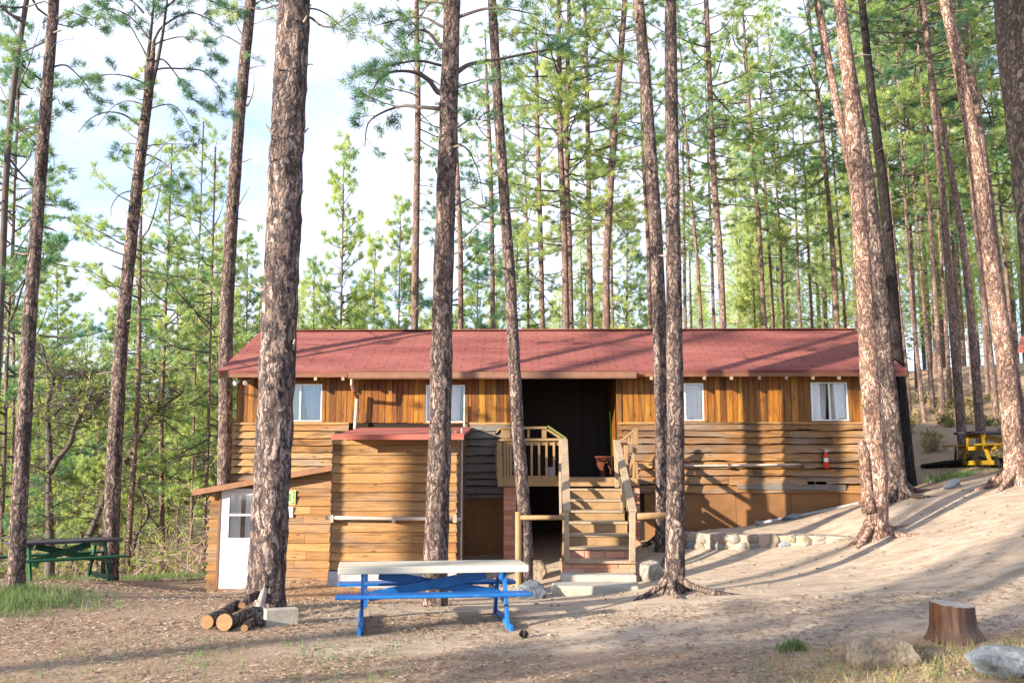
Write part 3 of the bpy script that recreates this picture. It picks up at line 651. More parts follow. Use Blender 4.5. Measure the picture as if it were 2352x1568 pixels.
# railing: front, raised part with sloping ends, left return, right triangle
rail = MB(); bal = []
zr = Z(1007, YD); zt2 = Z(981, YD)
def rb(p, q, w=0.09, h=0.045, up=(0,0,1)): rail.bar(p, q, w, h, up)
PD = lambda u, v, y=YD: P(u, v, y)
rb(PD(1150,1010), PD(1301,1009), 0.12, 0.05)
rail.bar(PD(1150,1016,YD+0.03), PD(1290,1017,YD+0.03), 0.03, 0.10)
rb(PD(1152,983), PD(1256,982), 0.1, 0.05)
rail.bar(PD(1162,984,YD), PD(1162,1006,YD), 0.19, 0.03, (0,1,0)); rail.bar(PD(1214,984), PD(1214,1006), 0.05, 0.03, (0,1,0)); rail.bar(PD(1250,983), PD(1250,1006), 0.10, 0.03, (0,1,0))
rail.bar(PD(1254,984), PD(1290,1007), 0.05, 0.045, (0,1,0))
rb(PD(1152,984), P(1141,997,YD+0.9), 0.09, 0.04); rb(PD(1150,1011), P(1141,1022,YD+0.9), 0.09, 0.05)
rb(PD(1158,1096), PD(1300,1095), 0.05, 0.06)
rail.bar(PD(1147,1015,YD-0.02), PD(1149,1117,YD-0.02), 0.11, 0.05, (0,1,0)); rail.bar(P(1142,1020,YD+0.9), P(1144,1100,YD+0.9), 0.09, 0.09)
rl_main = rail.build('deck_railing', M['tan_paint'], cabin, bevel=0.006); rail = MB()
rb(PD(1416,1019), PD(1465,1019), 0.10, 0.05)
rail.bar(PD(1420,1017), PD(1462,984), 0.05, 0.05, (0,1,0)); rail.bar(PD(1460,983), PD(1460,1018), 0.09, 0.05, (0,1,0))
for u, v in ((1436,1006),(1445,999),(1452,993)): rail.bar(PD(u,v), PD(u,1017), 0.035, 0.03, (0,1,0))
rail.bar(PD(1462,1026), PD(1438,1100), 0.055, 0.04, (0,1,0)); rail.bar(PD(1456,1020), PD(1456,1097), 0.05, 0.05, (0,1,0)); rail.bar(PD(1461,1060), PD(1464,1097), 0.05, 0.04, (0,1,0))
rail.bar(PD(1438,1022,YD+0.5), PD(1438,1095,YD+0.5), 0.08, 0.08, (0,1,0))
rl = rail.build('deck_railing', M['tan_paint'], cabin, bevel=0.006); rail = MB(); rail.bar(PD(1454,1098,YD-0.07), PD(1454,1114,YD-0.07), 0.19, 0.06, (0,1,0)); rail.build('rail_block', M['tan_paint'], rl, bevel=0.006); rail = MB(); rail.bar(PD(1289,1093,YD-0.05), PD(1289,1103,YD-0.05), 0.14, 0.04, (0,1,0))
rail.build('rail_block', M['tan_paint'], rl_main, bevel=0.006)
for u in (1159,1166,1173,1183,1193,1204,1221,1238,1255,1272,1289): 
    mb = MB(); mb.bar(PD(u,1015), PD(u+0.5,1093), 0.045, 0.035, (0,1,0)); mb.build('baluster', M['tan_paint'], rl_main)
# stairs
stv = [(1120,1126),(1145,1151),(1170,1176),(1196,1203),(1225,1231),(1255,1261),(1286,1293)]
yst = [19.25, 18.85, 18.45, 18.0, 17.6, 17.2, 16.8]
sx0 = [1303,1302,1301,1300,1298,1296,1292]; sx1 = [1432,1434,1437,1443,1448,1452,1461]
zs = []
steps = thing_s = None
mb = MB()
for i, ((va, vb), y) in enumerate(zip(stv, yst)):
    zt_ = Z(va+1, y, 1370); zs.append(zt_); x0, x1 = X(sx0[i], y, va), X(sx1[i], y, va); r_ = random.Random(i)
    mb.hexa([(x0,y,zt_-0.05),(x1,y,zt_-0.05),(x1,y+0.42,zt_-0.05),(x0,y+0.42,zt_-0.05),(x0,y,zt_-r_.uniform(0,.008)),(x1,y,zt_-r_.uniform(0,.008)),(x1,y+0.42,zt_),(x0,y+0.42,zt_)])
stairs = mb.build('stairs', M['grey_paint'], cabin, bevel=0.008)
mb = MB()
for i in range(6):
    y = yst[i]; lo = zs[i+1] if i < 6 else zs[i]-0.2
    if i < 5: mb.box(X(sx0[i]+2, y, stv[i][1]), X(sx1[i]-2, y, stv[i][1]), y+0.03, y+0.055, lo, zs[i]-0.052)
mb.build('riser', M['tan_paint'], stairs)
bm_, mm = MB(), MB()
x0, x1 = X(1297, 17.25, 1270), X(1450, 17.25, 1270); bricks(bm_, mm, x0, x1, 17.25, 18.0, zs[6], zs[5]-0.055, 0.36, 0.13, 5)
x0, x1 = X(1290, 16.85, 1300), X(1461, 16.85, 1300); bricks(bm_, mm, x0, x1, 16.86, 17.9, zs[6]-0.25, zs[6]-0.055, 0.40, 0.11, 6)
bk = bm_.build('brick_base', M['brick'], stairs, bevel=0.008); mm.build('mortar', M['mortar'], bk)
mb = MB(); zc = Z(1319, 16.45)
mb.box(X(1289,16.4,1330), X(1463,16.4,1330), 16.4, 16.9, zc-0.18, zc); 
mb.box(X(1269,15.75,1350), X(1467,15.75,1350), 15.75, 16.42, -0.35, Z(1344,15.8)); mb.build('concrete_step', M['concrete'], stairs, bevel=0.02)
# stringer sides under the stairs (left brick cheek)
mb = MB()
for s_, uu in ((0, [1296,1293]), (1, [1438,1458])):
    p = P(uu[0], 1130, 19.3); q = P(uu[1], 1290, 16.9); mb.bar(p, q, 0.04, 0.2)
mb.build('stringer', M['tan_paint'], stairs)
# hand rails and posts
for nm, pts in (('left', None), ('right', None)):
    mb = MB()
    if nm == 'left':
        mb.bar(P(1296,1010,19.35), P(1302,1174,16.75), 0.14, 0.045, (0,-1,1)); mb.bar(P(1301,1174,16.8), P(1303,1288,16.8), 0.085, 0.085, (0,1,0)); mb.bar(P(1289,1010,19.35), P(1291,1118,19.35), 0.10, 0.05, (0,1,0))
        mb.bar(P(1286,1062,19.1), P(1288,1180,18.3), 0.05, 0.08, (0,1,0))
    else:
        mb.bar(P(1416,1012,19.35), P(1454,1174,16.75), 0.14, 0.045, (0,-1,1)); mb.bar(P(1453,1174,16.8), P(1452,1288,16.8), 0.105, 0.085, (0,1,0)); mb.bar(P(1414,1014,19.3), P(1417,1119,19.3), 0.075, 0.08, (0,1,0)); mb.bar(P(1432,1080,18.5), P(1431,1167,18.5), 0.09, 0.08, (0,1,0))
    mb.build('handrail', M['grey_paint'], stairs, bevel=0.006)
# annex box with shed roof
bx0, bx1 = X(762, YBOX, 1150), X(1048, YBOX, 1150); bzt = Z(1000, YBOX); bzb = Z(1308, YBOX)
mb = MB(); lap(mb, bx0, bx1, bzb, bzt, YBOX, 0.185, wavy=0.012, proud=0.036, gap=0.006, rs=21, maxlen=4.4); mb.build('annex_front_wall', M['lap_annex'], cabin)
mb = MB(); mb.box(bx0+0.01, bx1-0.01, YBOX+0.004, YBOX+0.06, bzb-0.05, bzt); mb.box(bx0+0.01, bx0+0.06, YBOX+0.06, YW-0.06, bzb-0.05, bzt+0.1); mb.box(bx1-0.06, bx1-0.01, YBOX+0.07, YW-0.06, bzb-0.05, bzt+0.1)
z = bzt+0.02; rr = random.Random(2)
while z > bzb:
    for s, xx in ((1, bx1-0.01), (-1, bx0+0.01)):
        mb.hexa([(xx+s*0.035,YBOX-0.03,z-0.185),(xx+s*0.035,YW-0.06,z-0.185),(xx,YW-0.06,z-0.185),(xx,YBOX-0.03,z-0.185),(xx+s*0.008,YBOX-0.03,z+0.01),(xx+s*0.008,YW-0.06,z+0.01),(xx,YW-0.06,z+0.01),(xx,YBOX-0.03,z+0.01)], rr.random())
    z -= 0.185
mb.build('annex_side_wall', M['lap_side'], cabin)
mb = MB(); mb.box(bx0-0.03, bx1+0.02, YBOX-0.06, YW-0.1, -0.55, bzb-0.03); mb.build('foundation', M['foundation'], cabin)
ya = YBOX-0.55; za_, zb_ = Z(998, ya), Z(981, YW-0.07); rx0, rx1 = X(764, ya, 1000), X(1063, ya, 1000)
mb = MB(); mb.hexa([(rx0,ya,za_-0.04),(rx1,ya,za_-0.04),(rx1,YW-0.06,zb_-0.04),(rx0+0.02,YW-0.06,zb_-0.04),(rx0,ya,za_),(rx1,ya,za_),(rx1,YW-0.06,zb_),(rx0+0.02,YW-0.06,zb_)])
ar = mb.build('annex_roof', M['roll'], cabin)
mb = MB(); mb.box(rx0-0.02, rx1+0.02, ya-0.025, ya-0.002, za_-0.09, za_+0.01); mb.build('drip_edge', M['roll'], ar)
for u in (800, 880, 960, 1045):
    mb = MB(); x = X(u, ya, 1005); mb.bar((x, ya+0.02, za_-0.075), (x, YBOX+0.01, za_-0.075+(zb_-za_)*0.55/(YW-ya)), 0.05, 0.06); mb.build('rafter_tail', M['annex_fascia'], ar)
mb = MB(); pp = P(1067, 985, 18.6); mb.tube([(bx1+0.09, YBOX+0.12, bzt+0.15), (bx1+0.09, YBOX+0.12, gz(bx1, YBOX)+0.05)], 0.02, 6); mb.build('vent_pipe', M['whitepipe'], cabin)
mb = MB(); mb.tube([(X(1066,YW-0.1), YW-0.1, Z(930,YW)), (X(1066,YW-0.1), YW-0.1, zb_+0.02)], 0.02, 6); mb.build('vent_pipe', M['whitepipe'], cabin)
# log grab rail on the annex
mb = MB(); yl = YBOX-0.14; mb.tube([P(748,1188,yl), P(850,1190,yl), P(950,1191,yl), P(1060,1192,yl)], [0.035,0.032,0.036,0.033], 9)
gr = mb.build('grab_rail', M['whitepipe'], cabin, smooth=True)
for u in (762, 905, 1045):
    mb = MB(); mb.bar(P(u,1182,yl), P(u,1199,yl), 0.07, 0.08, (0,1,0)); mb.bar(P(u,1197,yl+0.02), P(u,1197,YBOX), 0.06, 0.05); mb.build('bracket', M['deadwood'], gr)
# lean-to with the white door
YA = 18.55
lx0, lx1 = X(484, YA, 1230), bx0+0.02
zrl, zrr = Z(1124, YA-0.15, 447), Z(1066, YA-0.15, 762); xrl, xrr = X(447, YA-0.2, 1118), bx0
rfz = lambda x: zrl + (zrr-zrl)*(x-xrl)/(xrr-xrl)
ddx0, ddx1 = X(505, YA, 1250), X(505, YA, 1250)+0.98; dz1 = Z(1121, YA, 540); dz0 = Z(1351, YA, 505)
zbot = lambda x: gz(x, YA-0.1)-0.06
mb = MB(); lap(mb, lx0+0.2, lx1, -0.6, 3.0, YA, 0.172, holes=[(lx0, ddx1+0.03, -2, dz1+0.02)], zt=lambda x: rfz(x)-0.07, zb=lambda x: -0.12, wavy=0.006, proud=0.032, gap=0.006, rs=31, maxlen=3.2)
mb.build('lean_to_wall', M['lap_annex'], cabin)
mb = MB(); z = rfz(lx0)-0.1; rr = random.Random(9); zend = gz(lx0, YA)-0.1       # stepped corner: ends of the side boards
while z > zend:
    pr = rr.uniform(0.0, 0.02)
    mb.hexa([(lx0-0.07-pr,YA-0.02,z-0.165),(lx0+0.14,YA-0.02,z-0.165),(lx0+0.14,YW,z-0.165),(lx0-0.07-pr,YW,z-0.165),(lx0-0.02,YA-0.02,z),(lx0+0.14,YA-0.02,z),(lx0+0.14,YW,z),(lx0-0.02,YW,z)], rr.random()); z -= 0.168
mb.build('lean_to_side_wall', M['lap'], cabin)
mb = MB(); mb.box(lx0+0.10, lx1, YA+0.06, YA+0.1, -0.5, 1.6); mb.build('lean_to_sheathing', M['soffit'], cabin)
mb = MB(); mb.hexa([(xrl,YA-0.25,rfz(xrl)-0.05),(xrr+0.0,YA-0.25,rfz(xrr)-0.05),(xrr,YW-0.05,rfz(xrr)-0.05),(xrl,YW-0.05,rfz(xrl)-0.05),(xrl,YA-0.25,rfz(xrl)),(xrr,YA-0.25,rfz(xrr)),(xrr,YW-0.05,rfz(xrr)),(xrl,YW-0.05,rfz(xrl))])
lr = mb.build('lean_to_roof', M['fascia'], cabin)
mb = MB(); mb.bar((xrl-0.01,YA-0.27,rfz(xrl)-0.06),(xrr,YA-0.27,rfz(xrr)-0.06), 0.03, 0.1); mb.build('fascia', M['annex_fascia'], lr)
# door
mb = MB(); mb.box(ddx0, ddx1, YA-0.03, YA+0.02, dz0, dz1); door = None
fr_ = MB(); fr_.box(ddx0-0.035, ddx0, YA-0.05, YA+0.03, dz0-0.02, dz1+0.02); fr_.box(ddx1, ddx1+0.035, YA-0.05, YA+0.03, dz0-0.02, dz1+0.02); fr_.box(ddx0, ddx1, YA-0.06, YA+0.03, dz0-0.05, dz0-0.004)
holed = MB(); wl, wr, wb, wt = ddx0+0.17, ddx1-0.17, Z(1235,YA), Z(1136,YA)
holes_panel(holed, ddx0+0.002, ddx1-0.002, dz0, dz1, YA-0.035, YA+0.01, [(wl, wr, wb, wt)])
door = holed.build('door', M['white'], cabin, bevel=0.004); fr_.build('door_frame', M['fascia'], door)
mb = MB(); f = 0.04; ym = YA-0.05; zm = Z(1182,YA)
mb.box(wl-f, wl, ym, YA-0.036, wb-f, wt+f); mb.box(wr, wr+f, ym, YA-0.036, wb-f, wt+f); mb.box(wl, wr, ym, YA-0.036, wt, wt+f); mb.box(wl, wr, ym, YA-0.036, wb-f, wb); mb.box(wl, wr, ym+0.004, YA-0.01, zm-0.02, zm+0.02)
mb.build('window_frame', M['white'], door)
mb = MB(); mb.box(wl, wr, YA-0.03, YA-0.026, wb, wt); mb.build('pane', M['glass'], door)
mb = MB(); vs = []; fs = []; n = 30
for j in range(2):
    for k in range(n+1): s = k/n; vs.append((wl+(wr-wl)*s, YA+0.03+0.012*math.sin(s*30), wt if j == 0 else wb))
for k in range(n):
    if 10 <= k <= 13 or 24 <= k <= 26: continue
    fs.append((k, k+1, k+n+2, k+n+1))
mb.add(vs, fs); mb.build('curtain', M['curtain'], door, smooth=True)
mb = MB(); kx = ddx1-0.08; mb.tube([(kx,YA-0.035,0.85),(kx,YA-0.07,0.85),(kx,YA-0.08,0.85),(kx,YA-0.11,0.85)], [0.012,0.014,0.03,0.022], 10); mb.build('knob', M['steel'], door)
mb = MB(); mb.tube([P(488,1140,YA-0.1),P(496,1128,YA-0.15),P(520,1122,YA-0.2),P(560,1108,YA-0.2),P(588,1107,YA-0.2)], 0.008, 5); mb.build('cable', M['whitepipe'], cabin)
# low footing along the right skirting
mb = MB(); pts = [P(1745,1200,20.3), P(1830,1186,20.3), P(1900,1172,20.3), P(1975,1155,20.3)]
mb.tube([Vector((pts[0].x+(pts[-1].x-pts[0].x)*k/14, 20.40, gz(pts[0].x+(pts[-1].x-pts[0].x)*k/14, 20.40)-0.005)) for k in range(15)], 0.045, 7); mb.build('footing', M['foundation'], cabin)
# pipe rail on the long wall
mb = MB(); y = YW-0.14; mb.tube([P(1490,1066,y),P(1600,1069,y),P(1700,1068,y),P(1780,1067,y),P(1848,1066,y)], 0.024, 8); pr = mb.build('grab_rail', M['whitepipe'], cabin, smooth=True)
for u in (1502, 1674, 1844):
    mb = MB(); mb.bar(P(u,1062,y), P(u,1075,y), 0.06, 0.07, (0,1,0)); mb.bar(P(u,1073,y), P(u,1073,YW-0.02), 0.05, 0.05); mb.build('bracket', M['rust'], pr)

# things by the cabin
t = thing('fire_extinguisher', 'red fire extinguisher hung on the long siding wall at right', 'fire extinguisher', P(1898,1075,YW-0.12))
c = P(1898,1075,YW-0.12); mb = MB(); mb.lathe(c, [(0.045,0),(0.056,0.012),(0.058,0.26),(0.05,0.30),(0.025,0.325),(0.02,0.34)], 18); bd = mb.build('cylinder_body', M['red'], t, smooth=True)
mb = MB(); mb.lathe(c, [(0.0595,0.14),(0.0595,0.22)], 18); mb.build('body_label', M['steel'], bd)
mb = MB(); mb.lathe(c+Vector((0,0,0.34)), [(0.02,0),(0.024,0.03),(0.015,0.045)], 10); mb.bar(c+Vector((0.0,0,0.38)), c+Vector((0.07,-0.01,0.40)), 0.02, 0.008); mb.bar(c+Vector((0.0,0,0.365)), c+Vector((0.075,-0.01,0.355)), 0.02, 0.008); mb.bar(c+Vector((-0.03,0,0.41)), c+Vector((0.03,0,0.385)), 0.015, 0.01); mb.build('handle', M['steel'], t)
mb = MB(); mb.tube([c+Vector(q) for q in ((0,0,0.36),(-0.06,0,0.36),(-0.095,0,0.30),(-0.09,0,0.22),(-0.065,0,0.15),(-0.06,0,0.10))], 0.011, 7); mb.build('hose', M['black'], t, smooth=True)
mb = MB(); mb.bar(c+Vector((0,0.07,0.02)), c+Vector((0,0.07,0.34)), 0.03, 0.01, (0,1,0)); mb.build('wall_bracket', M['steel'], t)

sp = P(655,1142,YA-0.045); t = thing('number_sign', 'small green sign with a pale digit half hidden by the big trunk', 'sign', sp)
sw = X(680,YA)-X(628,YA); x1_ = X(680,YA,1142); x0_ = x1_-sw; z0_, z1_ = Z(1158,YA), Z(1126,YA)
mb = MB(); mb.box(x0_, x1_, YA-0.055, YA-0.04, z0_, z1_); mb.build('board', M['sign_green'], t)
mb = MB(); ed = 0.006; mb.box(x0_, x1_, YA-0.057, YA-0.056, z1_-ed, z1_); mb.box(x0_, x1_, YA-0.057, YA-0.056, z0_, z0_+ed); mb.box(x1_-ed, x1_, YA-0.057, YA-0.056, z0_+ed, z1_-ed)
# the digit 3 as a stroke
cx3 = X(668,YA,1142); cz3 = (z0_+z1_)/2; hh = (z1_-z0_)*0.36
pts = []
for k in range(9): a = R(150 - k*30); pts.append((cx3+0.048*math.cos(a), YA-0.059, cz3+hh/2+hh/2*math.sin(a)))
for k in range(1, 9): a = R(90 - k*30); pts.append((cx3+0.052*math.cos(a), YA-0.059, cz3-hh/2+hh/2*math.sin(a)))
for p, q in zip(pts[:-1], pts[1:]): mb.bar(p, q, 0.032, 0.004, (0,1,0))
mb.build('digit', M['digit'], t)
t = thing('paper_notice', 'white paper notice pinned under the green number sign', 'notice', P(668,1175,YA-0.05))
mb = MB(); a, b = X(640,YA,1175), X(674,YA,1175); za, zb_ = Z(1188,YA), Z(1163,YA); mb.box(a, b, YA-0.05, YA-0.044, za, zb_); mb.build('sheet', M['paper'], t)
mb = MB()
for k in range(6): mb.box(a+0.03, b-0.03-0.02*(k % 3), YA-0.0515, YA-0.0505, zb_-0.04-k*0.03, zb_-0.032-k*0.03)
mb.build('printed_lines', M['ink'], t)
# log fence rails by the steps
t = thing('log_rail', 'round tan log rail and post left of the steps', 'log rail', P(1191,1330,16.9), 'log rails beside the steps')
p0 = P(1191,1175,16.9); gzz = gz(p0.x, p0.y); mb = MB(); mb.tube([(p0.x,p0.y,gzz-0.15),(p0.x,p0.y,p0.z)], 0.06, 12); mb.build('post', M['tan_paint'], t, smooth=False)
mb = MB(); mb.tube([P(1196,1188,16.88),P(1297,1188,16.78)], 0.042, 10); mb.build('rail', M['tan_paint'], t, smooth=True)
t = thing('log_rail', 'round log rail running right from the steps to the trunks', 'log rail', P(1462,1185,16.8), 'log rails beside the steps')
mb = MB(); mb.tube([P(1462,1185,16.8),P(1520,1183,17.0),P(1560,1182,17.2)], [0.06,0.055,0.055], 10); mb.build('rail', M['tan_paint'], t, smooth=True)
p0 = P(1560,1182,17.25); mb = MB(); mb.tube([(p0.x,p0.y,gz(p0.x,p0.y)-0.1),(p0.x,p0.y,p0.z+0.1)], 0.05, 10); mb.build('post', M['tan_paint'], t)
# red stool/table on the porch, bucket, rods, tube
c = Vector((X(1395,21.2,1090), 21.2, ZDECK)); t = thing('porch_bench', 'small red wooden bench with curved legs inside the dark porch', 'bench', c)
mb = MB(); mb.box(c.x-0.26, c.x+0.30, c.y-0.25, c.y+0.25, c.z+0.42, c.z+0.46); mb.build('seat', M['redwood'], t, bevel=0.01)
for dx_ in (-0.13, 0.10):
    mb = MB()
    pf = [(0.02,0.0),(0.14,0.0),(0.12,0.1),(0.08,0.18),(0.10,0.27),(0.17,0.36),(0.18,0.42),(-0.02,0.42),(-0.05,0.33),(0.0,0.22),(0.04,0.14),(0.03,0.06)]
    for sy in (-0.2, 0.16):
        mb = MB(); n = len(pf); mb.add([(c.x+dx_+a-0.06, c.y+sy, c.z+b) for a, b in pf]+[(c.x+dx_+a-0.06, c.y+sy+0.04, c.z+b) for a, b in pf], [tuple(range(n)), tuple(range(2*n-1,n-1,-1))]+[((k+1)%n, k, k+n, (k+1)%n+n) for k in range(n)]); mb.build('leg', M['redwood'], t)
c = Vector((X(1263,20.1,1090), 20.1, ZDECK)); mb = MB(); mb.lathe(c, [(0.085,0),(0.105,0.2),(0.112,0.2),(0.112,0.215),(0.10,0.215),(0.08,0.01)], 20)
tag(mb.build('bucket', M['bucket']), 'grey plastic bucket on the deck behind the balusters', 'bucket')
mb = MB(); yy = YW+0.3; mb.tube([P(1406,1080,yy),P(1403,985,yy)], 0.012, 6); mb.tube([P(1403,984,yy),P(1401,945,yy)], 0.006, 5)
tag(mb.build('fishing_pole', M['sign_green']), 'thin green pole leaning inside the porch doorway', 'pole')
mb = MB(); mb.tube([P(1258,978,YD-0.03),P(1276,990,YD-0.03),P(1300,1006,YD-0.03)], 0.02, 8); tag(mb.build('cane', M['oakleaf']), 'yellow green cane lying along the sloping deck rail', 'cane')
# iron rods by the right pier
mb = MB(); p = ground_hit(1527,1262); mb.tube([p, p+Vector((-0.03,0,0.55)), p+Vector((-0.13,0,0.55))], 0.014, 6); tag(mb.build('iron_rod', M['rust']), 'bent rusty iron rod stuck in the dirt right of the steps', 'rod')
mb = MB(); p = P(1515,1180,YW-0.35); mb.tube([Vector((p.x+0.05,p.y,gz(p.x,p.y))), P(1500,1120,YW-0.08)], 0.014, 6); tag(mb.build('iron_rod', M['rust']), 'straight dark iron rod leaning on the brown skirting', 'rod')

# stone retaining wall
t = thing('stone_wall', 'low mortared stone retaining wall between the leaning trunks', 'wall', P(1760,1260,17.7))
core = MB(); st = []; rr = random.Random(12)
wp = [P(1577,1262,18.1), P(1640,1264,17.85), P(1720,1263,17.7), P(1800,1260,17.6), P(1880,1254,17.4), P(1945,1246,17.2), P(1985,1240,17.0)]
topv = [1222,1224,1226,1227,1227,1229,1234]
tops = [P(1176, v, p.y+0.15).z for v, p in zip(topv, wp)]
for i in range(len(wp)-1):
    p, q = wp[i], wp[i+1]
    core.hexa([(p.x,p.y+0.04,p.z-0.3),(q.x,q.y+0.04,q.z-0.3),(q.x,q.y+0.5,q.z-0.3),(p.x,p.y+0.5,p.z-0.3),(p.x,p.y+0.05,tops[i]-0.01),(q.x,q.y+0.05,tops[i+1]-0.01),(q.x,q.y+0.5,tops[i+1]),(p.x,p.y+0.5,tops[i])])
core.build('mortar_core', M['mortar'], t)
def blob(c, sx, sy, sz, seed, sub=2, rough=0.18, cuts=5):
    bm = bmesh.new(); bmesh.ops.create_icosphere(bm, subdivisions=sub, radius=1.0); r_ = random.Random(seed)
    pl = [(Vector((r_.gauss(0,1), r_.gauss(0,1), r_.gauss(0,1))).normalized(), r_.uniform(0.55, 0.9)) for _ in range(cuts)]
    for v in bm.verts:
        p = v.co.copy()
        for n_, d in pl:
            k = p.dot(n_)
            if k > d: p = p - n_*(k-d)*0.9
        p *= 1 + rough*mnoise.fractal(p*1.3 + Vector((seed*3.1, 0, 0)), 1.0, 2.0, 4)
        v.co = Vector((p.x*sx, p.y*sy, p.z*sz))
    vs = [v.co + Vector(c) for v in bm.verts]; fs = [tuple(v.index for v in f.verts) for f in bm.faces]; bm.free(); return vs, fs
sm = {k: MB() for k in ('rock','rock_tan','rock_blue')}
for i in range(len(wp)-1):
    p, q = wp[i], wp[i+1]; n = max(2, int((q-p).length/0.30))
    for k in range(n):
        for lev in (0, 1):
            s = (k+rr.uniform(0.2,0.8))/n; c = p.lerp(q, s); zt_ = tops[i]+(tops[i+1]-tops[i])*s; hgt = zt_-c.z
            kk = rr.choice(['rock','rock_tan','rock_tan','rock_tan','rock','rock_blue']) if rr.random() < 0.9 else 'rock'
            vs, fs = blob((c.x, c.y+0.07, c.z + hgt*(0.2+0.5*lev)), rr.uniform(0.13,0.21), 0.075, hgt*rr.uniform(0.30,0.46), rr.randint(0, 999), 2); sm[kk].add(vs, fs)
for k, b_ in sm.items(): b_.build('stones', M[k], t, smooth=True)

# rocks
def rock(u, v, sx, sy, sz, mat, label, seed, sink=0.25, Y=None, grp=None):
    p = ground_hit(u, v) if Y is None else P(u, v, Y)
    vs, fs = blob((0,0,sz*(1-2*sink)/1.0), sx*1.25, sy*1.2, sz*1.25, seed, 4, 0.13, 11); b_ = MB(); b_.add(vs, fs)
    o = b_.build('rock', M[mat], None, smooth=False); o.location = p
    tag(o, label, 'rock', grp); return o
rock(2030,1528,0.28,0.22,0.18,'rock_tan','large tan boulder in the bottom right foreground',1)
rock(2312,1545,0.27,0.22,0.13,'rock_blue','flat blue grey boulder right of the stump',2,0.2)
rock(1224,1330,0.24,0.22,0.22,'rock_tan','round brown boulder behind the right end of the blue table',3)
rock(1213,1374,0.25,0.2,0.17,'rock_blue','pale grey boulder under the far blue bench end',4)
rock(1497,1328,0.21,0.2,0.21,'rock','pale angular boulder right of the concrete steps',5)
rock(2190,1120,0.16,0.14,0.11,'rock_blue','small grey rock on the dirt beyond the roots',6)
rock(1820,1192,0.20,0.12,0.07,'rock_blue','flat grey stone lying against the skirting',7)
rock(1743,1207,0.07,0.07,0.07,'rock','small white block of stone beside the skirting',8)
rock(1150,1345,0.17,0.15,0.14,'rock','grey boulder seen beneath the blue table',9)
rock(2340,1050,0.3,0.3,0.2,'rock','pale rock behind the yellow picnic table',10)
rock(2297,1502,0.07,0.06,0.04,'rock','small stone at the right edge above the blue grey boulder',13)

# ------------------------------------------------------------------ picnic tables
def picnic(name, label, loc, rz, L_, mtop, mleg, mseat, thick=0.09, tilt=0.0, cross=True):
    t = thing(name, label, 'picnic table', loc, None, rz); t.rotation_euler = (0, tilt, rz)
    b_ = MB(); b_.box(-L_/2, L_/2, -0.38, 0.38, 0.75-thick, 0.75); b_.build('tabletop', mtop, t, bevel=0.012, local=True)
    for s in (-1, 1):
        b_ = MB(); b_.box(-L_/2-0.02, L_/2-0.02, min(s*0.50,s*0.78), max(s*0.50,s*0.78), 0.42, 0.46); b_.build('bench', mseat, t, bevel=0.015, local=True)
    for e in (-1, 1):
        x = e*(L_/2-0.34)
        b_ = MB(); b_.box(x-0.02, x+0.02, -0.76, 0.76, 0.33, 0.418); b_.box(x-0.02, x+0.02, -0.36, 0.36, 0.75-thick-0.09, 0.75-thick-0.002); b_.build('cross_beam', mleg, t, bevel=0.005, local=True)
        for s in (-1, 1):
            b_ = MB(); b_.bar((x+e*0.042, s*0.60, 0.0), (x+e*0.042, s*0.26, 0.75-thick-0.003), 0.04, 0.10, (0,1,0)); b_.build('leg', mleg, t, bevel=0.004, local=True)
        b_ = MB(); b_.box(x+e*0.065-0.02, x+e*0.065+0.02, -0.74, 0.74, -0.01, 0.09); b_.build('foot', mleg, t, bevel=0.006, local=True)
        if cross: b_ = MB(); b_.bar((x-e*0.03, e*0.045, 0.36), (-e*(L_/2-0.50), e*0.045, 0.75-thick-0.05), 0.04, 0.12, (0,0,1)); b_.build('brace', mleg, t, bevel=0.004, local=True)
    return t
pa = P(776, 1303, 11.55); pb = P(1215, 1297, 11.95); ang = math.atan2(pb.y-pa.y, pb.x-pa.x); LT = math.hypot(pb.x-pa.x, pb.y-pa.y)
mid = (pa+pb)/2; nrm = Vector((-math.sin(ang), math.cos(ang), 0)); cen = mid + nrm*0.38
picnic('picnic_table', 'blue painted picnic table with thick cream top in the foreground', (cen.x, cen.y, (pa.z+pb.z)/2-0.75), ang, LT, M['cream'], M['blue'], M['blue'], 0.085, -math.atan2(pb.z-pa.z, LT))
ga_ = ground_hit(215,1340); gb_ = ground_hit(90,1348)
picnic('picnic_table', 'dark green picnic table beside the left trunk', (P(140,1340,18.0).x, 18.0, gz(P(140,1340,18.0).x, 18.0)+0.0), R(42), 1.95, M['darktop'], M['green'], M['green'], 0.05)
pp = P(2330,1055,21.9); picnic('picnic_table', 'yellow picnic table with a black top on the right slope', (pp.x, pp.y, gz(pp.x, pp.y)+0.02), R(4), 2.4, M['darktop'], M['yellow'], M['yellow'], 0.06)

# ------------------------------------------------------------------ small wood: firewood, block, stump, log
def log(p, q, r0, r1, label, grp='cut logs at the foot of the big trunk', mat='bark', n=16, bend=0.04, seed=1):
    rr = random.Random(seed); p = Vector(p); q = Vector(q); t = thing('log', label, 'log', p, grp); pts = []
    side = (q-p).cross(Vector((0,0,1))).normalized()
    for i in range(8):
        s = i/7; pts.append(p.lerp(q, s) + side*bend*math.sin(s*5+seed) + Vector((0,0,bend*0.5*math.sin(s*7+seed))))
    b_ = MB(); rad = [(r0+(r1-r0)*i/7)*rr.uniform(0.92,1.08) for i in range(8)]; b_.tube(pts, rad, n, cap=False); b_.build('bark', M[mat], t, smooth=True)
    b_ = MB()
    for a, a2, r_ in ((pts[0], pts[1], rad[0]), (pts[-1], pts[-2], rad[-1])):
        d = (a-a2).normalized(); b_.tube([a-d*0.01, a+d*0.002], r_*0.985, n)
    b_.build('cut_end', M['endgrain'], t); return t
g0 = ground_hit(500,1443)
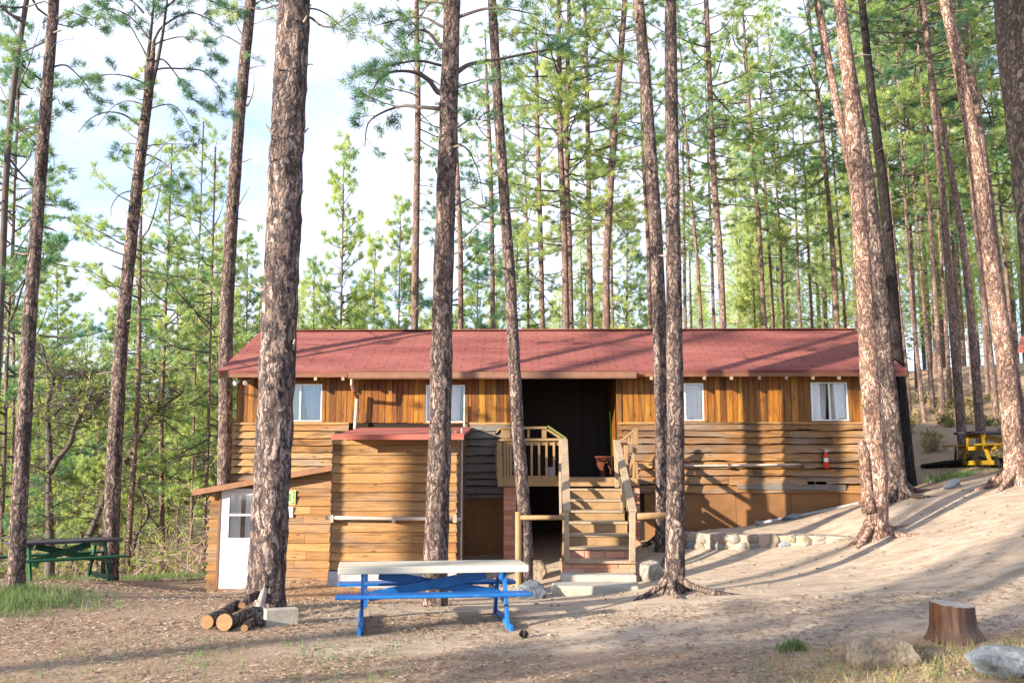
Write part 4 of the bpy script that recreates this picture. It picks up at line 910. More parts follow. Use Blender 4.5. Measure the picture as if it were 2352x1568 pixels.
def gp(u, v, h): p = ground_hit(u, v); return Vector((p.x, p.y, p.z + h))
log(gp(468,1447,0.085), gp(545,1410,0.10), 0.088, 0.07, 'cut log with pale sawn end, leftmost of the logs by the big trunk', seed=1)
log(gp(508,1450,0.095), gp(592,1424,0.11), 0.095, 0.06, 'cut log with pale sawn end lying right of the leftmost log', seed=2)
log(gp(560,1450,0.04), gp(596,1438,0.05), 0.045, 0.05, 'thin dark stick of firewood in front of the cut logs', seed=3)
log(gp(560,1416,0.16), gp(582,1401,0.22), 0.05, 0.07, 'short dark log resting upon the others against the trunk', seed=4)
b_ = MB(); b_.tube([gp(590,1428,0.06), gp(597,1420,0.18), gp(604,1414,0.30), gp(607,1400,0.33)], [0.05,0.06,0.045,0.012], 8); b_.tube([gp(597,1420,0.18), gp(585,1422,0.24)], [0.04,0.015], 6); b_.tube([gp(600,1417,0.2), gp(611,1432,0.05)], [0.035,0.02], 6)
tag(b_.build('driftwood', M['deadwood'], None, smooth=True), 'gnarled grey piece of dead wood standing against the cut logs', 'dead wood')
p = gp(645,1434,0); b_ = MB(); b_.box(-0.2,0.2,-0.1,0.1,-0.01,0.2); bl_ = b_.build('concrete_block', M['concrete'], None, bevel=0.008); bl_.location = p; bl_.rotation_euler = (0,0,R(24)); tag(bl_, 'grey concrete block leaning by the foot of the big trunk', 'block')
# stump
p = ground_hit(2192,1468); mnz = mnoise.noise; t = thing('tree_stump', 'sawn tree stump with reddish split side in the right foreground', 'stump', p)
n = 96; vs = []; prof = [(-0.1,1.5),(0.0,1.32),(0.04,1.18),(0.08,1.10),(0.14,1.03),(0.2,1.01),(0.26,1.0),(0.31,0.99),(0.36,0.98)]
for z, s in prof:
    for k in range(n):
        a = 2*math.pi*k/n; r_ = 0.215*s*(1+0.05*math.sin(3*a+1)+0.035*math.sin(7*a)+0.02*math.sin(17*a+z*3) + 0.05*mnz(Vector((math.cos(a)*7, math.sin(a)*7, z*2.5))) + 0.035*mnz(Vector((math.cos(a)*22, math.sin(a)*22, z*4)))) * (1 + (0.16*max(0, math.cos(a-5.4))**4 if z < 0.1 else 0))
        vs.append((r_*math.cos(a), r_*math.sin(a), z + ((0.02*math.cos(a-2.4)+0.012*mnz(Vector((a*3, 1, 0)))) if z > 0.35 else 0)))
b_ = MB(); b_.add(vs, [(i*n+k, i*n+(k+1)%n, (i+1)*n+(k+1)%n, (i+1)*n+k) for i in range(len(prof)-1) for k in range(n)])
M['stumpwood'] = m_boards('stump_split_wood', [(0.20,0.075,0.022),(0.12,0.045,0.018)], 'z', knots=False, dark=(0.02,0.012,0.009), grey=0.3, greycol=(0.16,0.11,0.09))
b_.r = [((i % 96)//7*0.37) % 1.0 for i in range(len(b_.r))]
b_.build('stump_side', M['stumpwood'], t, smooth=True, local=True)
b_ = MB(); b_.add([(v[0], v[1], v[2]-0.002) for v in vs[-n:]]+[(0,0,0.355)], [(k,(k+1)%n,n) for k in range(n)]); b_.build('cut_top', M['deadwood'], t, local=True)
# fallen dark trunk on the right
pts = [gp(2118,1076,0.06), gp(2170,1074,0.09), gp(2240,1072,0.1), gp(2300,1072,0.1)]; pts.append(Vector((pts[-1].x+1.5, pts[-1].y, gz(pts[-1].x+1.5, pts[-1].y)+0.12)))
b_ = MB(); b_.tube(pts, [0.05,0.08,0.1,0.1,0.1], 10); b_.tube([pts[2]+Vector((-0.45,0,0.05)), pts[2]+Vector((-0.42,0,0.38))], [0.03,0.012], 6)
tag(b_.build('fallen_trunk', M['bark_dark_shaded'], None, smooth=True), 'dark fallen trunk lying across the slope below the yellow table', 'fallen trunk')

# second cabin at the right edge
x0 = X(2333, 31, 850); zz0 = Z(962,31,2340); t = thing('cabin', 'orange boarded cabin with red roof cut off by the right edge', 'cabin', (x0-0.2, 30.4, gz(x0+3, 31)))
b_ = MB(); vboards(b_, x0+0.15, x0+7, gz(x0, 31)-0.3, Z(806,31,2340), 31, 0.2, rs=2); b_.box(x0+0.15, x0+7, 31.0, 35, gz(x0+7, 31)-0.8, Z(806,31,2340)); b_.build('wall', M['vert_boards'], t)
b_ = MB(); za, zb_ = Z(802,30.4,2340), Z(776,33,2340); b_.hexa([(x0-0.2,30.4,za-0.12),(x0+7.3,30.4,za-0.12),(x0+7.3,33,zb_-0.12),(x0-0.2,33,zb_-0.12),(x0-0.2,30.4,za),(x0+7.3,30.4,za),(x0+7.3,33,zb_),(x0-0.2,33,zb_)])
b_.hexa([(x0-0.2,33,zb_-0.12),(x0+7.3,33,zb_-0.12),(x0+7.3,35.6,za-0.12),(x0-0.2,35.6,za-0.12),(x0-0.2,33,zb_),(x0+7.3,33,zb_),(x0+7.3,35.6,za),(x0-0.2,35.6,za)]); b_.build('roof', M['roll'], t); t.rotation_euler = (0, 0, R(-30))
# ------------------------------------------------------------------ trees
def unit(v): return v/np.maximum(np.linalg.norm(v, axis=-1, keepdims=True), 1e-9)
def tufts(pos, dirs, rs, n=14, L_=0.16, w=0.011, spread=0.9):
    """needle bunches: n thin blades fanned out round each direction"""
    pos = np.asarray(pos, float); dirs = np.asarray(dirs, float); k = len(pos)
    if k == 0: return np.zeros((0,3)), np.zeros((0,3), int), np.zeros(0)
    d = unit(dirs[:,None,:] + rs.normal(0, spread*0.62, (k, n, 3))); ln = L_*rs.uniform(0.65, 1.15, (k, n, 1))
    base = pos[:,None,:] + d*0.01 + rs.normal(0, 0.025, (k, n, 3))
    side = unit(np.cross(d, rs.normal(0, 1, (k, n, 3))))*w*0.5
    tip = base + d*ln; tip[...,2] -= ln[...,0]*0.08
    v = np.stack([base-side, base+side, tip], 2).reshape(-1, 3)
    f = np.arange(k*n*3).reshape(-1, 3); r = np.repeat(rs.uniform(0, 1, k), n)
    return v, f, r
class Tree:
    def __init__(s, seed): s.rs = np.random.RandomState(seed); s.rr = random.Random(seed); s.tp = []; s.td = []; s.wood = MB(); s.dead = MB()
    def twigs(s, pts, r0, dens=1.0, start=0.3, tl=0.55, up=0.25, tuft=True, sparse=1.0):
        """side twigs with needle bunches along a limb path"""
        pts = [np.array(p, float) for p in pts]; seg = [np.linalg.norm(b-a) for a, b in zip(pts[:-1], pts[1:])]; Lt = sum(seg)
        n = max(2, int(Lt*3.2*dens)); rs = s.rs
        for i in range(n):
            t = start + (1-start)*(i+rs.uniform(0,1))/n; dd = t*Lt; k = 0
            while k < len(seg)-1 and dd > seg[k]: dd -= seg[k]; k += 1
            p = pts[k] + (pts[k+1]-pts[k])*min(1, dd/max(seg[k], 1e-6)); d = unit(pts[k+1]-pts[k])
            if s.rr.random() > sparse: continue
            lat = unit(np.cross(d, [0,0,1.0]) + 1e-6)*(1 if i % 2 else -1); l = tl*rs.uniform(0.5, 1.2)*(1.1-0.6*t)
            q = unit(d*0.8 + lat*rs.uniform(0.4, 1.1) + np.array([0,0,up*rs.uniform(-0.6, 1.6)])); e = p + q*l + np.array([0,0,-0.05*l])
            m = p + q*l*0.5 + rs.normal(0, 0.04, 3)
            s.wood.tube([p, m, e], [max(0.004, r0*0.35), max(0.004, r0*0.25), 0.004], 3, cap=False)
            if tuft:
                nt_ = max(2, int(l/0.13))
                for j in range(nt_):
                    f = 0.35 + 0.65*(j+1)/nt_; c = p + (e-p)*f
                    s.tp.append(c + rs.normal(0, 0.02, 3)); s.td.append(unit(q + np.array([0,0,0.5]) + rs.normal(0, 0.25, 3)))
                for j in range(2):
                    s.tp.append(e + rs.normal(0, 0.05, 3)); s.td.append(unit(q + np.array([0,0,0.4]) + rs.normal(0, 0.5, 3)))
    def limb(s, p, az, el, ln, r0, curve=0.25, **kw):
        pts = [np.array(p, float)]; rs = s.rs; n = 5; a = az; e = el
        for i in range(n):
            a += rs.normal(0, 0.24); e += curve/n*2*rs.uniform(-0.2, 1.7)
            d = np.array([math.cos(a)*math.cos(e), math.sin(a)*math.cos(e), math.sin(e)]); pts.append(pts[-1] + d*ln/n)
        rad = [max(0.005, r0*(1-i/n*0.85)) for i in range(n+1)]
        s.wood.tube(pts, rad, 4, cap=False); s.twigs(pts, r0*0.5, **kw); return pts
    def path(s, pts, r0, tuft=True, dead=False, **kw):
        # smooth the given path
        P_ = [np.array(p, float) for p in pts]; out = []
        for i in range(len(P_)-1):
            a, b, c, d = P_[max(i-1,0)], P_[i], P_[i+1], P_[min(i+2, len(P_)-1)]
            for j in range(4):
                t = j/4; out.append(0.5*((2*b)+(-a+c)*t+(2*a-5*b+4*c-d)*t*t+(-a+3*b-3*c+d)*t**3))
        out.append(P_[-1]); n = len(out)
        (s.dead if dead else s.wood).tube(out, [max(0.006, r0*(1-0.85*i/n)) for i in range(n)], 6, cap=False)
        if tuft: s.twigs(out, r0*0.4, **kw)
    def needles(s, n=14, L_=0.16, w=0.011, spread=0.9): return tufts(s.tp, s.td, s.rs, n, L_, w, spread)

def crown_obj(name, nd, wood, leafmat, parent, loc=(0,0,0), woodmat=None):
    """one crown mesh: needle blades (slot 0) and the limbs that carry them (slot 1)"""
    v, f, r = nd; loc = np.array(loc, float); wv = np.array(wood.v).reshape(-1, 3) - loc if wood is not None and wood.v else np.zeros((0,3))
    wf = []
    if wood is not None:
        for q in wood.f:
            for k in range(1, len(q)-1): wf.append((q[0], q[k], q[k+1]))
    wf = np.array(wf, int).reshape(-1, 3)
    V = np.concatenate([np.asarray(v).reshape(-1,3) - (loc if len(v) else 0), wv]); F = np.concatenate([np.asarray(f, int).reshape(-1,3), wf + len(v)])
    o = np_mesh(name, V, F, M[leafmat], parent, np.concatenate([r, np.full(len(wf), 0.5)])); o.data.materials.append(M[woodmat or 'limb'])
    o.data.polygons.foreach_set('material_index', np.concatenate([np.zeros(len(f), np.int32), np.ones(len(wf), np.int32)])); o.data.update(); return o
def graft(o, mb, mat):
    """add broken branch stubs to a trunk mesh"""
    me = o.data; me.materials.append(mat); bm = bmesh.new(); bm.from_mesh(me); nv_ = [bm.verts.new(Vector(p) - o.parent.location) for p in mb.v]
    for q in mb.f:
        try: fc = bm.faces.new([nv_[i] for i in q]); fc.material_index = len(me.materials)-1; fc.smooth = True
        except ValueError: pass
    bm.to_mesh(me); bm.free()
def crown_mesh(nm, seed, H, z0, rmax, nl, shape='tall', needle=(15, 0.20, 0.015), dead=5, dens=1.0):
    """crown for a straight trunk standing at the origin; returns (needle mesh, limb mesh)"""
    T = Tree(seed); rs = T.rs
    for i in range(nl):
        f = (i+rs.uniform(0,1))/nl; z = z0 + (H-z0)*f
        if shape == 'tall': R_ = rmax*(0.55+0.75*math.sin(math.pi*min(1, f*0.75+0.18)))*(1-0.85*max(0, f-0.55)/0.45)
        else: R_ = rmax*(1.02-f)**0.65
        R_ *= rs.uniform(0.55, 1.12); el = -0.35 + 0.85*f + rs.normal(0, 0.28)
        T.limb((0,0,z), rs.uniform(0, 2*math.pi), el, max(R_, 0.35), 0.012+0.009*R_, curve=0.34, dens=dens, tl=0.32+0.13*R_)
    for i in range(dead):
        z = z0*rs.uniform(0.45, 1.0); a = rs.uniform(0, 6.28); ln = rs.uniform(0.4, 1.3)
        T.limb((0,0,z), a, rs.uniform(-0.3,0.3), ln, 0.02, curve=-0.2, tuft=False, dens=0.7, tl=0.4)
    v, f, r = T.needles(*needle)
    o = crown_obj(nm, (v, f, r), T.wood, 'needles', None); m1 = o.data; bpy.data.objects.remove(o)
    return m1
def recolor(me, mat): c = me.copy(); c.materials[0] = mat; return c
PROTO = {'tall': [], 'cone': [], 'thin': []}
for i in range(5): PROTO['tall'].append((crown_mesh('pine_crown', 100+i, 22, 8.5, 2.35, 53, 'tall', (17, 0.21, 0.017), 6, 1.15), 22, 8.5))
for i in range(3): PROTO['cone'].append((crown_mesh('young_crown', 200+i, 12, 1.2, 2.3, 130, 'cone', (16, 0.21, 0.019), 2, 1.35), 12, 1.2))
for i in range(3): PROTO['thin'].append((crown_mesh('sparse_crown', 300+i, 20, 9.5, 1.7, 42, 'tall', (16, 0.21, 0.017), 12), 20, 9.5))
LEAFM = {}
def variant(me, matname):
    k = (me.name, matname)
    if k not in LEAFM: LEAFM[k] = me if matname == 'needles' else recolor(me, M[matname])
    return LEAFM[k]

def trunk_mesh(path, rad, name, mat, parent, flare=0.35, n=14, step=0.35, roots=0, seed=1, rough=0.05, forky=None):
    rr = random.Random(seed); pts = [Vector(p) for p in path]
    # resample with a smooth curve
    cum = [0]
    for a, b in zip(pts[:-1], pts[1:]): cum.append(cum[-1]+(b-a).length)
    tot = cum[-1]; m = max(6, int(tot/step)); out = []; rads = []
    arr = np.array([[p.x, p.y, p.z] for p in pts]); cumn = np.array(cum)
    ts = np.linspace(0, tot, m+1)
    if flare: ts = np.unique(np.concatenate([np.linspace(0, 0.9, 10), ts[ts > 0.9]]))
    cx_ = [np.interp(ts, cumn, arr[:,k]) for k in range(3)]
    for k in range(2):      # soften the corners
        ker = 5
        for _ in range(2):
            c = cx_[k].copy(); c[1:-1] = (cx_[k][:-2]+2*cx_[k][1:-1]+cx_[k][2:])/4; cx_[k] = c
    rad_t = np.interp(ts, np.linspace(0, tot, len(rad)), rad)
    vs = []; fs = []; M_ = len(ts)
    ph = [rr.uniform(0, 6.28) for _ in range(3)]
    for i in range(M_):
        p = Vector((cx_[0][i], cx_[1][i], cx_[2][i])); fl = 1 + flare*math.exp(-ts[i]/0.28)
        for k in range(n):
            a = 2*math.pi*k/n
            q = rad_t[i]*fl*(1 + flare*0.35*math.exp(-ts[i]/0.35)*math.sin(3*a+ph[0]) + rough*(mnoise.noise(Vector((math.cos(a)*rad_t[i]*9+seed*7, math.sin(a)*rad_t[i]*9, p.z*3.2)))*1.3 + 0.6*mnoise.noise(Vector((math.cos(a)*rad_t[i]*25, math.sin(a)*rad_t[i]*25+seed*3, p.z*9)))))
            vs.append((p.x+math.cos(a)*q, p.y+math.sin(a)*q, p.z))
    for i in range(M_-1):
        for k in range(n): fs.append((i*n+k, i*n+(k+1)%n, (i+1)*n+(k+1)%n, (i+1)*n+k))
    fs.append(tuple((M_-1)*n+k for k in range(n)))
    b_ = MB(); b_.add(vs, fs)
    r0 = rad[0]; base = pts[0]
    for j in range(roots):
        a = 2*math.pi*(j+rr.uniform(-0.25,0.25))/roots + 0.4; ln = rr.uniform(0.5, 1.3); rp_ = []; rrad = []
        for k in range(7):
            s = k/6; d = r0*0.55 + ln*s; aa = a + 0.25*math.sin(s*4+j); x = base.x+math.cos(aa)*d; y = base.y+math.sin(aa)*d
            rp_.append((x, y, gz(x, y) + max(-0.05, r0*1.7*(1-s)**3.2) + 0.02 - 0.06*s)); rrad.append(r0*0.42*(1-s*0.82))
        b_.tube(rp_, rrad, 7, cap=False)
    return b_.build(name, mat, parent, smooth=True)

GT = {'mid': 'pines standing around the cabin', 'back': 'pines rising behind the roof', 'left': 'pines in the hollow on the left', 'right': 'pines on the right hillside'}
def pine(base, path, wpx, label, Y=None, top=22, kind='tall', var=0, leaf='needles', bark='bark_far', crown=True, grp='back', flare=0.25, roots=0, n=10, cz=None, cscale=1.0, hero=None, seed=None, step=0.5, tdepth=0.0, rough=0.05, name='pine_tree'):
    """base, path: where the foot and the trunk are seen; wpx: widths in the photograph from foot to frame top"""
    seed = seed or (int(path[0][0]*7 + path[-1][0]) % 9973)
    if Y is None: p = ground_hit(*base); Y = p.y
    else:
        x = P(base[0], base[1], Y).x; p = Vector((x, Y, gz(x, Y)))
    foot = Vector((p.x, p.y, p.z-0.15)); pts = [foot]
    for i, (u, v) in enumerate(path):
        q = P(u, v, Y)
        if q.z > pts[-1].z + 0.3: pts.append(q)
    # carry the last direction on to the full height
    d = (pts[-1]-pts[-2]).normalized() if len(pts) > 2 else Vector((0,0,1)); d = (d*0.6 + Vector((0,0,0.4))); d = d/d.z
    H = foot.z + top; zlast = pts[-1].z
    if kind == 'cone' and crown: H = zlast + 0.15
    if H > zlast + 0.5: pts.append(pts[-1] + d*(H-zlast))
    hz = [q.z for q in pts]; w0, w1 = wpx
    k = Y/FPX/2; rad = []
    zv = pts[-2].z if len(pts) > 2 else H
    if kind == 'cone' and crown: w1 = 2.0; zv = H
    for s in np.linspace(0, 1, 12):
        z = foot.z + (H-foot.z)*s
        if z <= zv: rad.append(k*(w0 + (w1-w0)*(z-foot.z)/max(0.1, zv-foot.z)))
        else: rad.append(max(0.03, k*w1*(1-0.85*(z-zv)/max(0.1, H-zv))))
    root = thing(name, label, 'pine tree', p, GT[grp])
    tko = trunk_mesh(pts, rad, 'trunk', M[bark], root, flare, n, step, roots, seed, rough)
    if hero: hero(root, pts, Y)
    if Y < 33:
        st_ = MB(); q_ = random.Random(seed+5); lo = 0.22; k_ = 9 if Y < 20 else 6
        for _ in range(k_):
            f_ = q_.uniform(lo, 0.72); ii = f_*(len(pts)-1); z_ = foot.z + (H-foot.z)*f_; c_ = None
            for a_, b2 in zip(pts[:-1], pts[1:]):
                if a_.z <= z_ <= b2.z: c_ = a_.lerp(b2, (z_-a_.z)/(b2.z-a_.z))
            if c_ is None: continue
            az = q_.uniform(0, 6.28); ln = q_.choice([0.12, 0.18, 0.25, 0.3] if Y < 18 else [0.25, 0.3, 0.45, 0.9, 1.2]); e_ = q_.uniform(-0.3, 0.6); w_ = 0.022 if ln < 0.5 else 0.016
            d_ = Vector((math.cos(az)*math.cos(e_), math.sin(az)*math.cos(e_), math.sin(e_))); p1 = c_ + d_*(ln*0.5+0.15); d2 = (d_ + Vector((q_.uniform(-.3,.3), q_.uniform(-.3,.3), q_.uniform(-.4,.3)))).normalized()
            p2 = p1 + d2*ln*0.6; st_.tube([c_, p1, p2], [w_, w_*0.75, 0.006], 6)
            if ln > 0.8: st_.tube([p1, p1 + (d2 + Vector((0.5*d_.y, -0.5*d_.x, 0.3)))*ln*0.35], [w_*0.5, 0.004], 4)
        if st_.v: graft(tko, st_, M['stub'])
    if crown:
        m1, PH, pz = PROTO[kind][var % len(PROTO[kind])]
        # fit the crown proto between cz and the top, following the trunk's line
        z_lo = foot.z + (cz if cz is not None else top*pz/PH); sc_ = (H - z_lo)/(PH - pz)
        def at_z(z):
            for a, b in zip(pts[:-1], pts[1:]):
                if a.z <= z <= b.z: return a.lerp(b, (z-a.z)/(b.z-a.z))
            return pts[-1].copy()
        A = at_z(z_lo); B = at_z(H-0.01); ax = (B-A).normalized()
        sxy = min(sc_, 1.25)*cscale
        rot = Vector((0,0,1)).rotation_difference(ax).to_matrix().to_4x4() @ Matrix.Rotation(seed % 63/10, 4, 'Z')
        mat4 = Matrix.Translation(A - root.location) @ rot @ Matrix.Diagonal((sxy, sxy, sc_, 1)) @ Matrix.Translation((0,0,-pz))
        for nm, me in (('crown', variant(m1, leaf)),):
            o = bpy.data.objects.new(nm, me); COL.objects.link(o); o.parent = root; o.matrix_basis = mat4
    return root
def hero_limbs(paths, Yoff=0.0, dead=(), rnd_limbs=(), needle=(16, 0.17, 0.009), leaf='needles', seed=1, clumps=()):
    """paths: (list of seen points, radius, depth of the tip, options); rnd_limbs: (v0, v1, count, length, elevation)"""
    def f(root, pts, Y):
        T = Tree(seed)
        def at_v(v):
            z = P(1176, v, Y).z
            for a, b in zip(pts[:-1], pts[1:]):
                if a.z <= z <= b.z: return a.lerp(b, (z-a.z)/(b.z-a.z))
            return pts[-1]
        for pl, r, dep, kw in paths:
            n = len(pl); q = [P(u, v, Y + dep*(i/(n-1))**1.2) for i, (u, v) in enumerate(pl)]; a0 = at_v(pl[0][1]+4)
            if (a0-q[0]).length < 0.6: q = [a0] + q
            T.path(q, r*0.8, **kw)
        for pl, r, dep in dead:
            n = len(pl); T.path([P(u, v, Y + dep*(i/(n-1))) for i, (u, v) in enumerate(pl)], r, tuft=False, dead=True)
        for v0, v1, cnt, ln, el, kw in rnd_limbs:
            for i in range(cnt):
                c = at_v(v0+(v1-v0)*(i+T.rr.random())/cnt); T.limb(c, T.rr.uniform(0, 6.28), el+T.rr.gauss(0, 0.2), ln*T.rr.uniform(0.6, 1.2), 0.02+0.012*ln, **kw)
        loc = np.array(root.location)
        if T.tp or T.wood.v: crown_obj('limbs' if not T.tp else 'crown', T.needles(*needle), T.wood, leaf, root, loc)
        if T.dead.v: graft([c for c in root.children if c.name.startswith('trunk')][0], T.dead, M['deadwood'])
    return f

# --- the near trunks -------------------------------------------------
stubsA = [([(628,308),(618,298),(609,284)],0.035,0),([(690,312),(700,303),(709,294)],0.03,0),([(608,668),(592,660),(577,652)],0.03,0),([(690,40),(706,22),(716,10)],0.03,0),([(700,152),(712,148),(720,150)],0.015,0),([(680,455),(692,448),(697,436)],0.02,0),
          ([(620,400),(612,395),(604,392)],0.015,0),([(650,180),(641,165),(636,150)],0.035,-0.35),([(655,300),(657,285),(660,262)],0.04,-0.35),([(628,395),(622,375),(620,360)],0.035,-0.3),([(690,60),(698,52),(706,36)],0.04,-0.3),([(668,830),(660,810),(655,800)],0.03,-0.3),([(668,820),(675,790),(678,778)],0.035,-0.25)]
pine((612,1396), [(612,1330),(625,1100),(640,760),(650,560),(661,300),(676,0)], (84,78), 'thickest pine trunk, patchy black and tan bark, left of the blue table', top=24, bark='bark_patchy', crown=True, grp='mid', n=30, step=0.12, rough=0.09, flare=0.12, cz=15, seed=11,
     hero=hero_limbs([([(710,40),(735,58),(760,62),(790,45),(822,25)],0.03,-0.6,dict(start=0.45,tl=0.4,dens=1.4)),([(712,20),(745,30),(785,62),(815,85)],0.025,0.5,dict(start=0.5,tl=0.4,dens=1.4)),([(640,12),(600,22),(560,18),(520,40)],0.025,0.3,dict(start=0.6,tl=0.3))], dead=stubsA, seed=3))
pine((998,1390), [(1000,1290),(1008,1100),(1012,900),(1018,650),(1026,400),(1034,150),(1039,0)], (56,40), 'dark plated pine trunk standing directly behind the blue table', top=22, bark='bark', grp='mid', n=28, step=0.14, rough=0.07, flare=0.15, cz=14.5, seed=12, leaf='needles',
     hero=hero_limbs([
      ([(1006,212),(984,184),(949,166),(905,165),(875,178),(846,224)],0.06,-0.8,dict(start=0.3,tl=0.6,dens=1.5)),
      ([(1011,107),(984,75),(954,70),(934,88)],0.05,0.6,dict(start=0.35,tl=0.5,dens=1.3)),
      ([(1051,165),(1083,147),(1158,134),(1233,119),(1288,112)],0.065,0.8,dict(start=0.4,tl=0.6,dens=1.1)),
      ([(1053,40),(1108,22),(1158,20),(1233,34)],0.05,-0.5,dict(start=0.35,tl=0.6,dens=1.1)),
      ([(1008,250),(960,246),(925,244),(880,258),(845,285),(838,340)],0.05,1.2,dict(start=0.3,tl=0.6,dens=1.4)),
      ([(1049,294),(1083,274),(1118,279)],0.03,0.4,dict(start=0.5,tl=0.4)),
      ([(1049,200),(1090,188),(1140,175)],0.03,-0.7,dict(start=0.4,tl=0.5)),
      ([(1046,330),(1075,345),(1100,400),(1108,460)],0.025,0.8,dict(start=0.5,tl=0.4)),
      ([(1010,150),(960,140),(900,150),(850,165)],0.04,-1.2,dict(start=0.35,tl=0.6,dens=1.3)),
      ([(1012,60),(970,40),(900,50),(860,60)],0.04,1.0,dict(start=0.35,tl=0.6,dens=1.3))],
      dead=[([(1012,410),(1006,395),(1000,388)],0.05,-0.2),([(1050,450),(1060,440),(1068,436)],0.02,0.1)], seed=5, leaf='needles_dark', needle=(24,0.18,0.011)))
pine((1209,1318), [(1208,1240),(1200,1120),(1190,1000),(1182,850),(1172,650),(1160,480),(1145,260),(1130,0)], (31,22), 'slim leaning pine trunk in front of the brick porch pier', Y=17.0, top=19, bark='bark', grp='mid', n=20, step=0.16, flare=0.1, cz=14.5, cscale=0.8, seed=13)
pine((1548,1365), [(1551,1250),(1552,1000),(1549,760),(1545,480),(1542,250),(1540,0)], (44,28), 'straight pine trunk with spreading roots, front one of the close pair right of the steps', top=21, bark='bark', grp='mid', n=26, step=0.14, roots=6, flare=0.3, cz=15, seed=14)
pine((1524,1262), [(1524,1150),(1522,1000),(1516,760),(1506,520),(1490,290),(1478,130),(1466,0)], (36,27), 'darker pine trunk just behind the rooted one right of the steps', top=21, bark='bark', grp='mid', n=20, step=0.16, roots=3, flare=0.2, cz=14, seed=15,
     hero=hero_limbs([([(1500,270),(1520,235),(1540,225)],0.03,-0.3,dict(tuft=False)),([(1480,60),(1450,40),(1410,38),(1390,30)],0.03,0.3,dict(start=0.6,tl=0.4)),([(1494,180),(1470,150),(1440,140),(1400,145)],0.03,0.5,dict(start=0.5,tl=0.5))], seed=6))
def slot(root, pts, Y):           # second stem fused to the foot, with a gap between
    b_ = MB(); q = [P(2000,1175,Y-0.05), P(1992,1130,Y-0.06), P(1988,1080,Y-0.06), P(1984,1035,Y-0.05), P(1977,1012,Y-0.03)]; b_.tube(q, [0.15,0.105,0.095,0.09,0.05], 10); b_.build('side_stem', M['bark_sunlit'], root, smooth=True)
    b_ = MB(); b_.tube([P(2004,1100,Y-0.16), P(2012,1100,Y-0.17)], 0.02, 5); 
pine((2010,1237), [(2016,1160),(2014,1080),(2006,1000),(1996,850),(1988,700),(1975,520),(1962,330),(1945,150),(1928,0)], (47,28), 'big sunlit pine trunk with a side stem and pale roots at the cabin\'s right end', top=22, bark='bark_sunlit', grp='mid', n=28, step=0.14, roots=5, flare=0.28, cz=15, seed=16, hero=slot)
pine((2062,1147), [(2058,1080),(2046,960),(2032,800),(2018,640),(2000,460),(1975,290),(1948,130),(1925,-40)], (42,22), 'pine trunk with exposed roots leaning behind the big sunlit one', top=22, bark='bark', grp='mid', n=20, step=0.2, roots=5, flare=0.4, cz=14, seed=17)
pine((1995,1140), [(2003,900),(1990,600),(1965,430),(1940,330),(1912,190),(1876,0)], (26,17), 'thin leaning trunk that crosses left of the big sunlit one', Y=21.6, top=22, bark='bark_sunlit', grp='mid', n=14, step=0.3, cz=14, seed=18)
pine((2086,1112), [(2082,1060),(2070,930),(2058,800),(2047,640),(2034,480),(2016,330),(1998,180),(1985,60)], (34,17), 'blackish trunk standing hard against the cabin\'s right corner', Y=21.2, top=22, bark='bark_dark_shaded', grp='mid', n=18, step=0.25, cz=11, seed=19, leaf='needles_dark')
pine((2335,1112), [(2326,1000),(2312,850),(2290,700),(2265,540),(2238,340),(2205,160),(2170,0)], (44,26), 'orange lit pine trunk leaning in front of the yellow table', top=22, bark='bark_sunlit', grp='right', n=22, step=0.18, roots=5, flare=0.35, cz=13.5, seed=20)
pine((2352,1020), [(2349,970),(2343,946),(2327,840),(2306,735),(2290,600),(2270,430),(2245,260),(2214,60)], (22,15), 'pale trunk close behind the orange lit one by the yellow table', Y=25, top=22, bark='bark_far', grp='right', n=14, cz=12, seed=21)
pine((2440,1420), [(2440,1200),(2415,760),(2392,560),(2365,300),(2345,150),(2330,0)], (110,92), 'near trunk with shade darkened bark filling the top right corner', Y=7.6, top=17, bark='bark_dark_shaded', grp='right', n=30, step=0.12, rough=0.08, cz=11.5, seed=22)
# --- left side -------------------------------------------------------
pine((36,1354), [(45,1150),(58,930),(66,760),(84,520),(103,270),(120,60),(124,0)], (37,24), 'lit pine trunk at the left edge beside the green table', top=22, bark='bark', grp='left', n=20, step=0.2, cz=12.0, seed=23, leaf='needles',
     hero=hero_limbs([([(112,160),(150,150),(185,180),(205,205)],0.03,0.4,dict(tl=0.5,dens=1.3)),([(120,50),(170,30),(210,60)],0.03,-0.4,dict(tl=0.5,dens=1.3)),([(108,95),(75,110),(45,120),(10,105)],0.03,0.4,dict(tl=0.5,dens=1.3)),([(105,240),(130,225),(137,240)],0.015,0.2,dict(tl=0.2)),([(98,360),(120,350),(125,380)],0.015,0.3,dict(tl=0.25)),
       ([(92,430),(105,450),(130,470)],0.02,0.3,dict(tl=0.4)),([(92,320),(60,300),(30,330)],0.02,0.6,dict(tl=0.4)),([(75,640),(50,620),(20,640)],0.02,0.8,dict(tl=0.4))], dead=[([(97,225),(88,212),(80,200)],0.02,0),([(87,455),(97,452),(110,450)],0.015,0)], seed=7, leaf='needles_dark', needle=(22,0.18,0.011)))
pine((-25,1330), [(-10,900),(5,640),(12,420),(28,220),(50,60),(62,0)], (20,12), 'thin forked dark pine leaning in at the far left edge', Y=17.5, top=18, bark='limb', grp='left', n=10, cz=7.5, cscale=0.7, seed=24, leaf='needles_dark', kind='thin', var=0)
forkL3 = [([(343,212),(340,150),(346,80),(352,20),(355,-30)],0.085,0.1,dict(start=0.55,tl=0.6,dens=1.2)),([(345,215),(362,140),(375,70),(384,0),(388,-60)],0.075,-0.1,dict(start=0.5,tl=0.6,dens=1.2))]
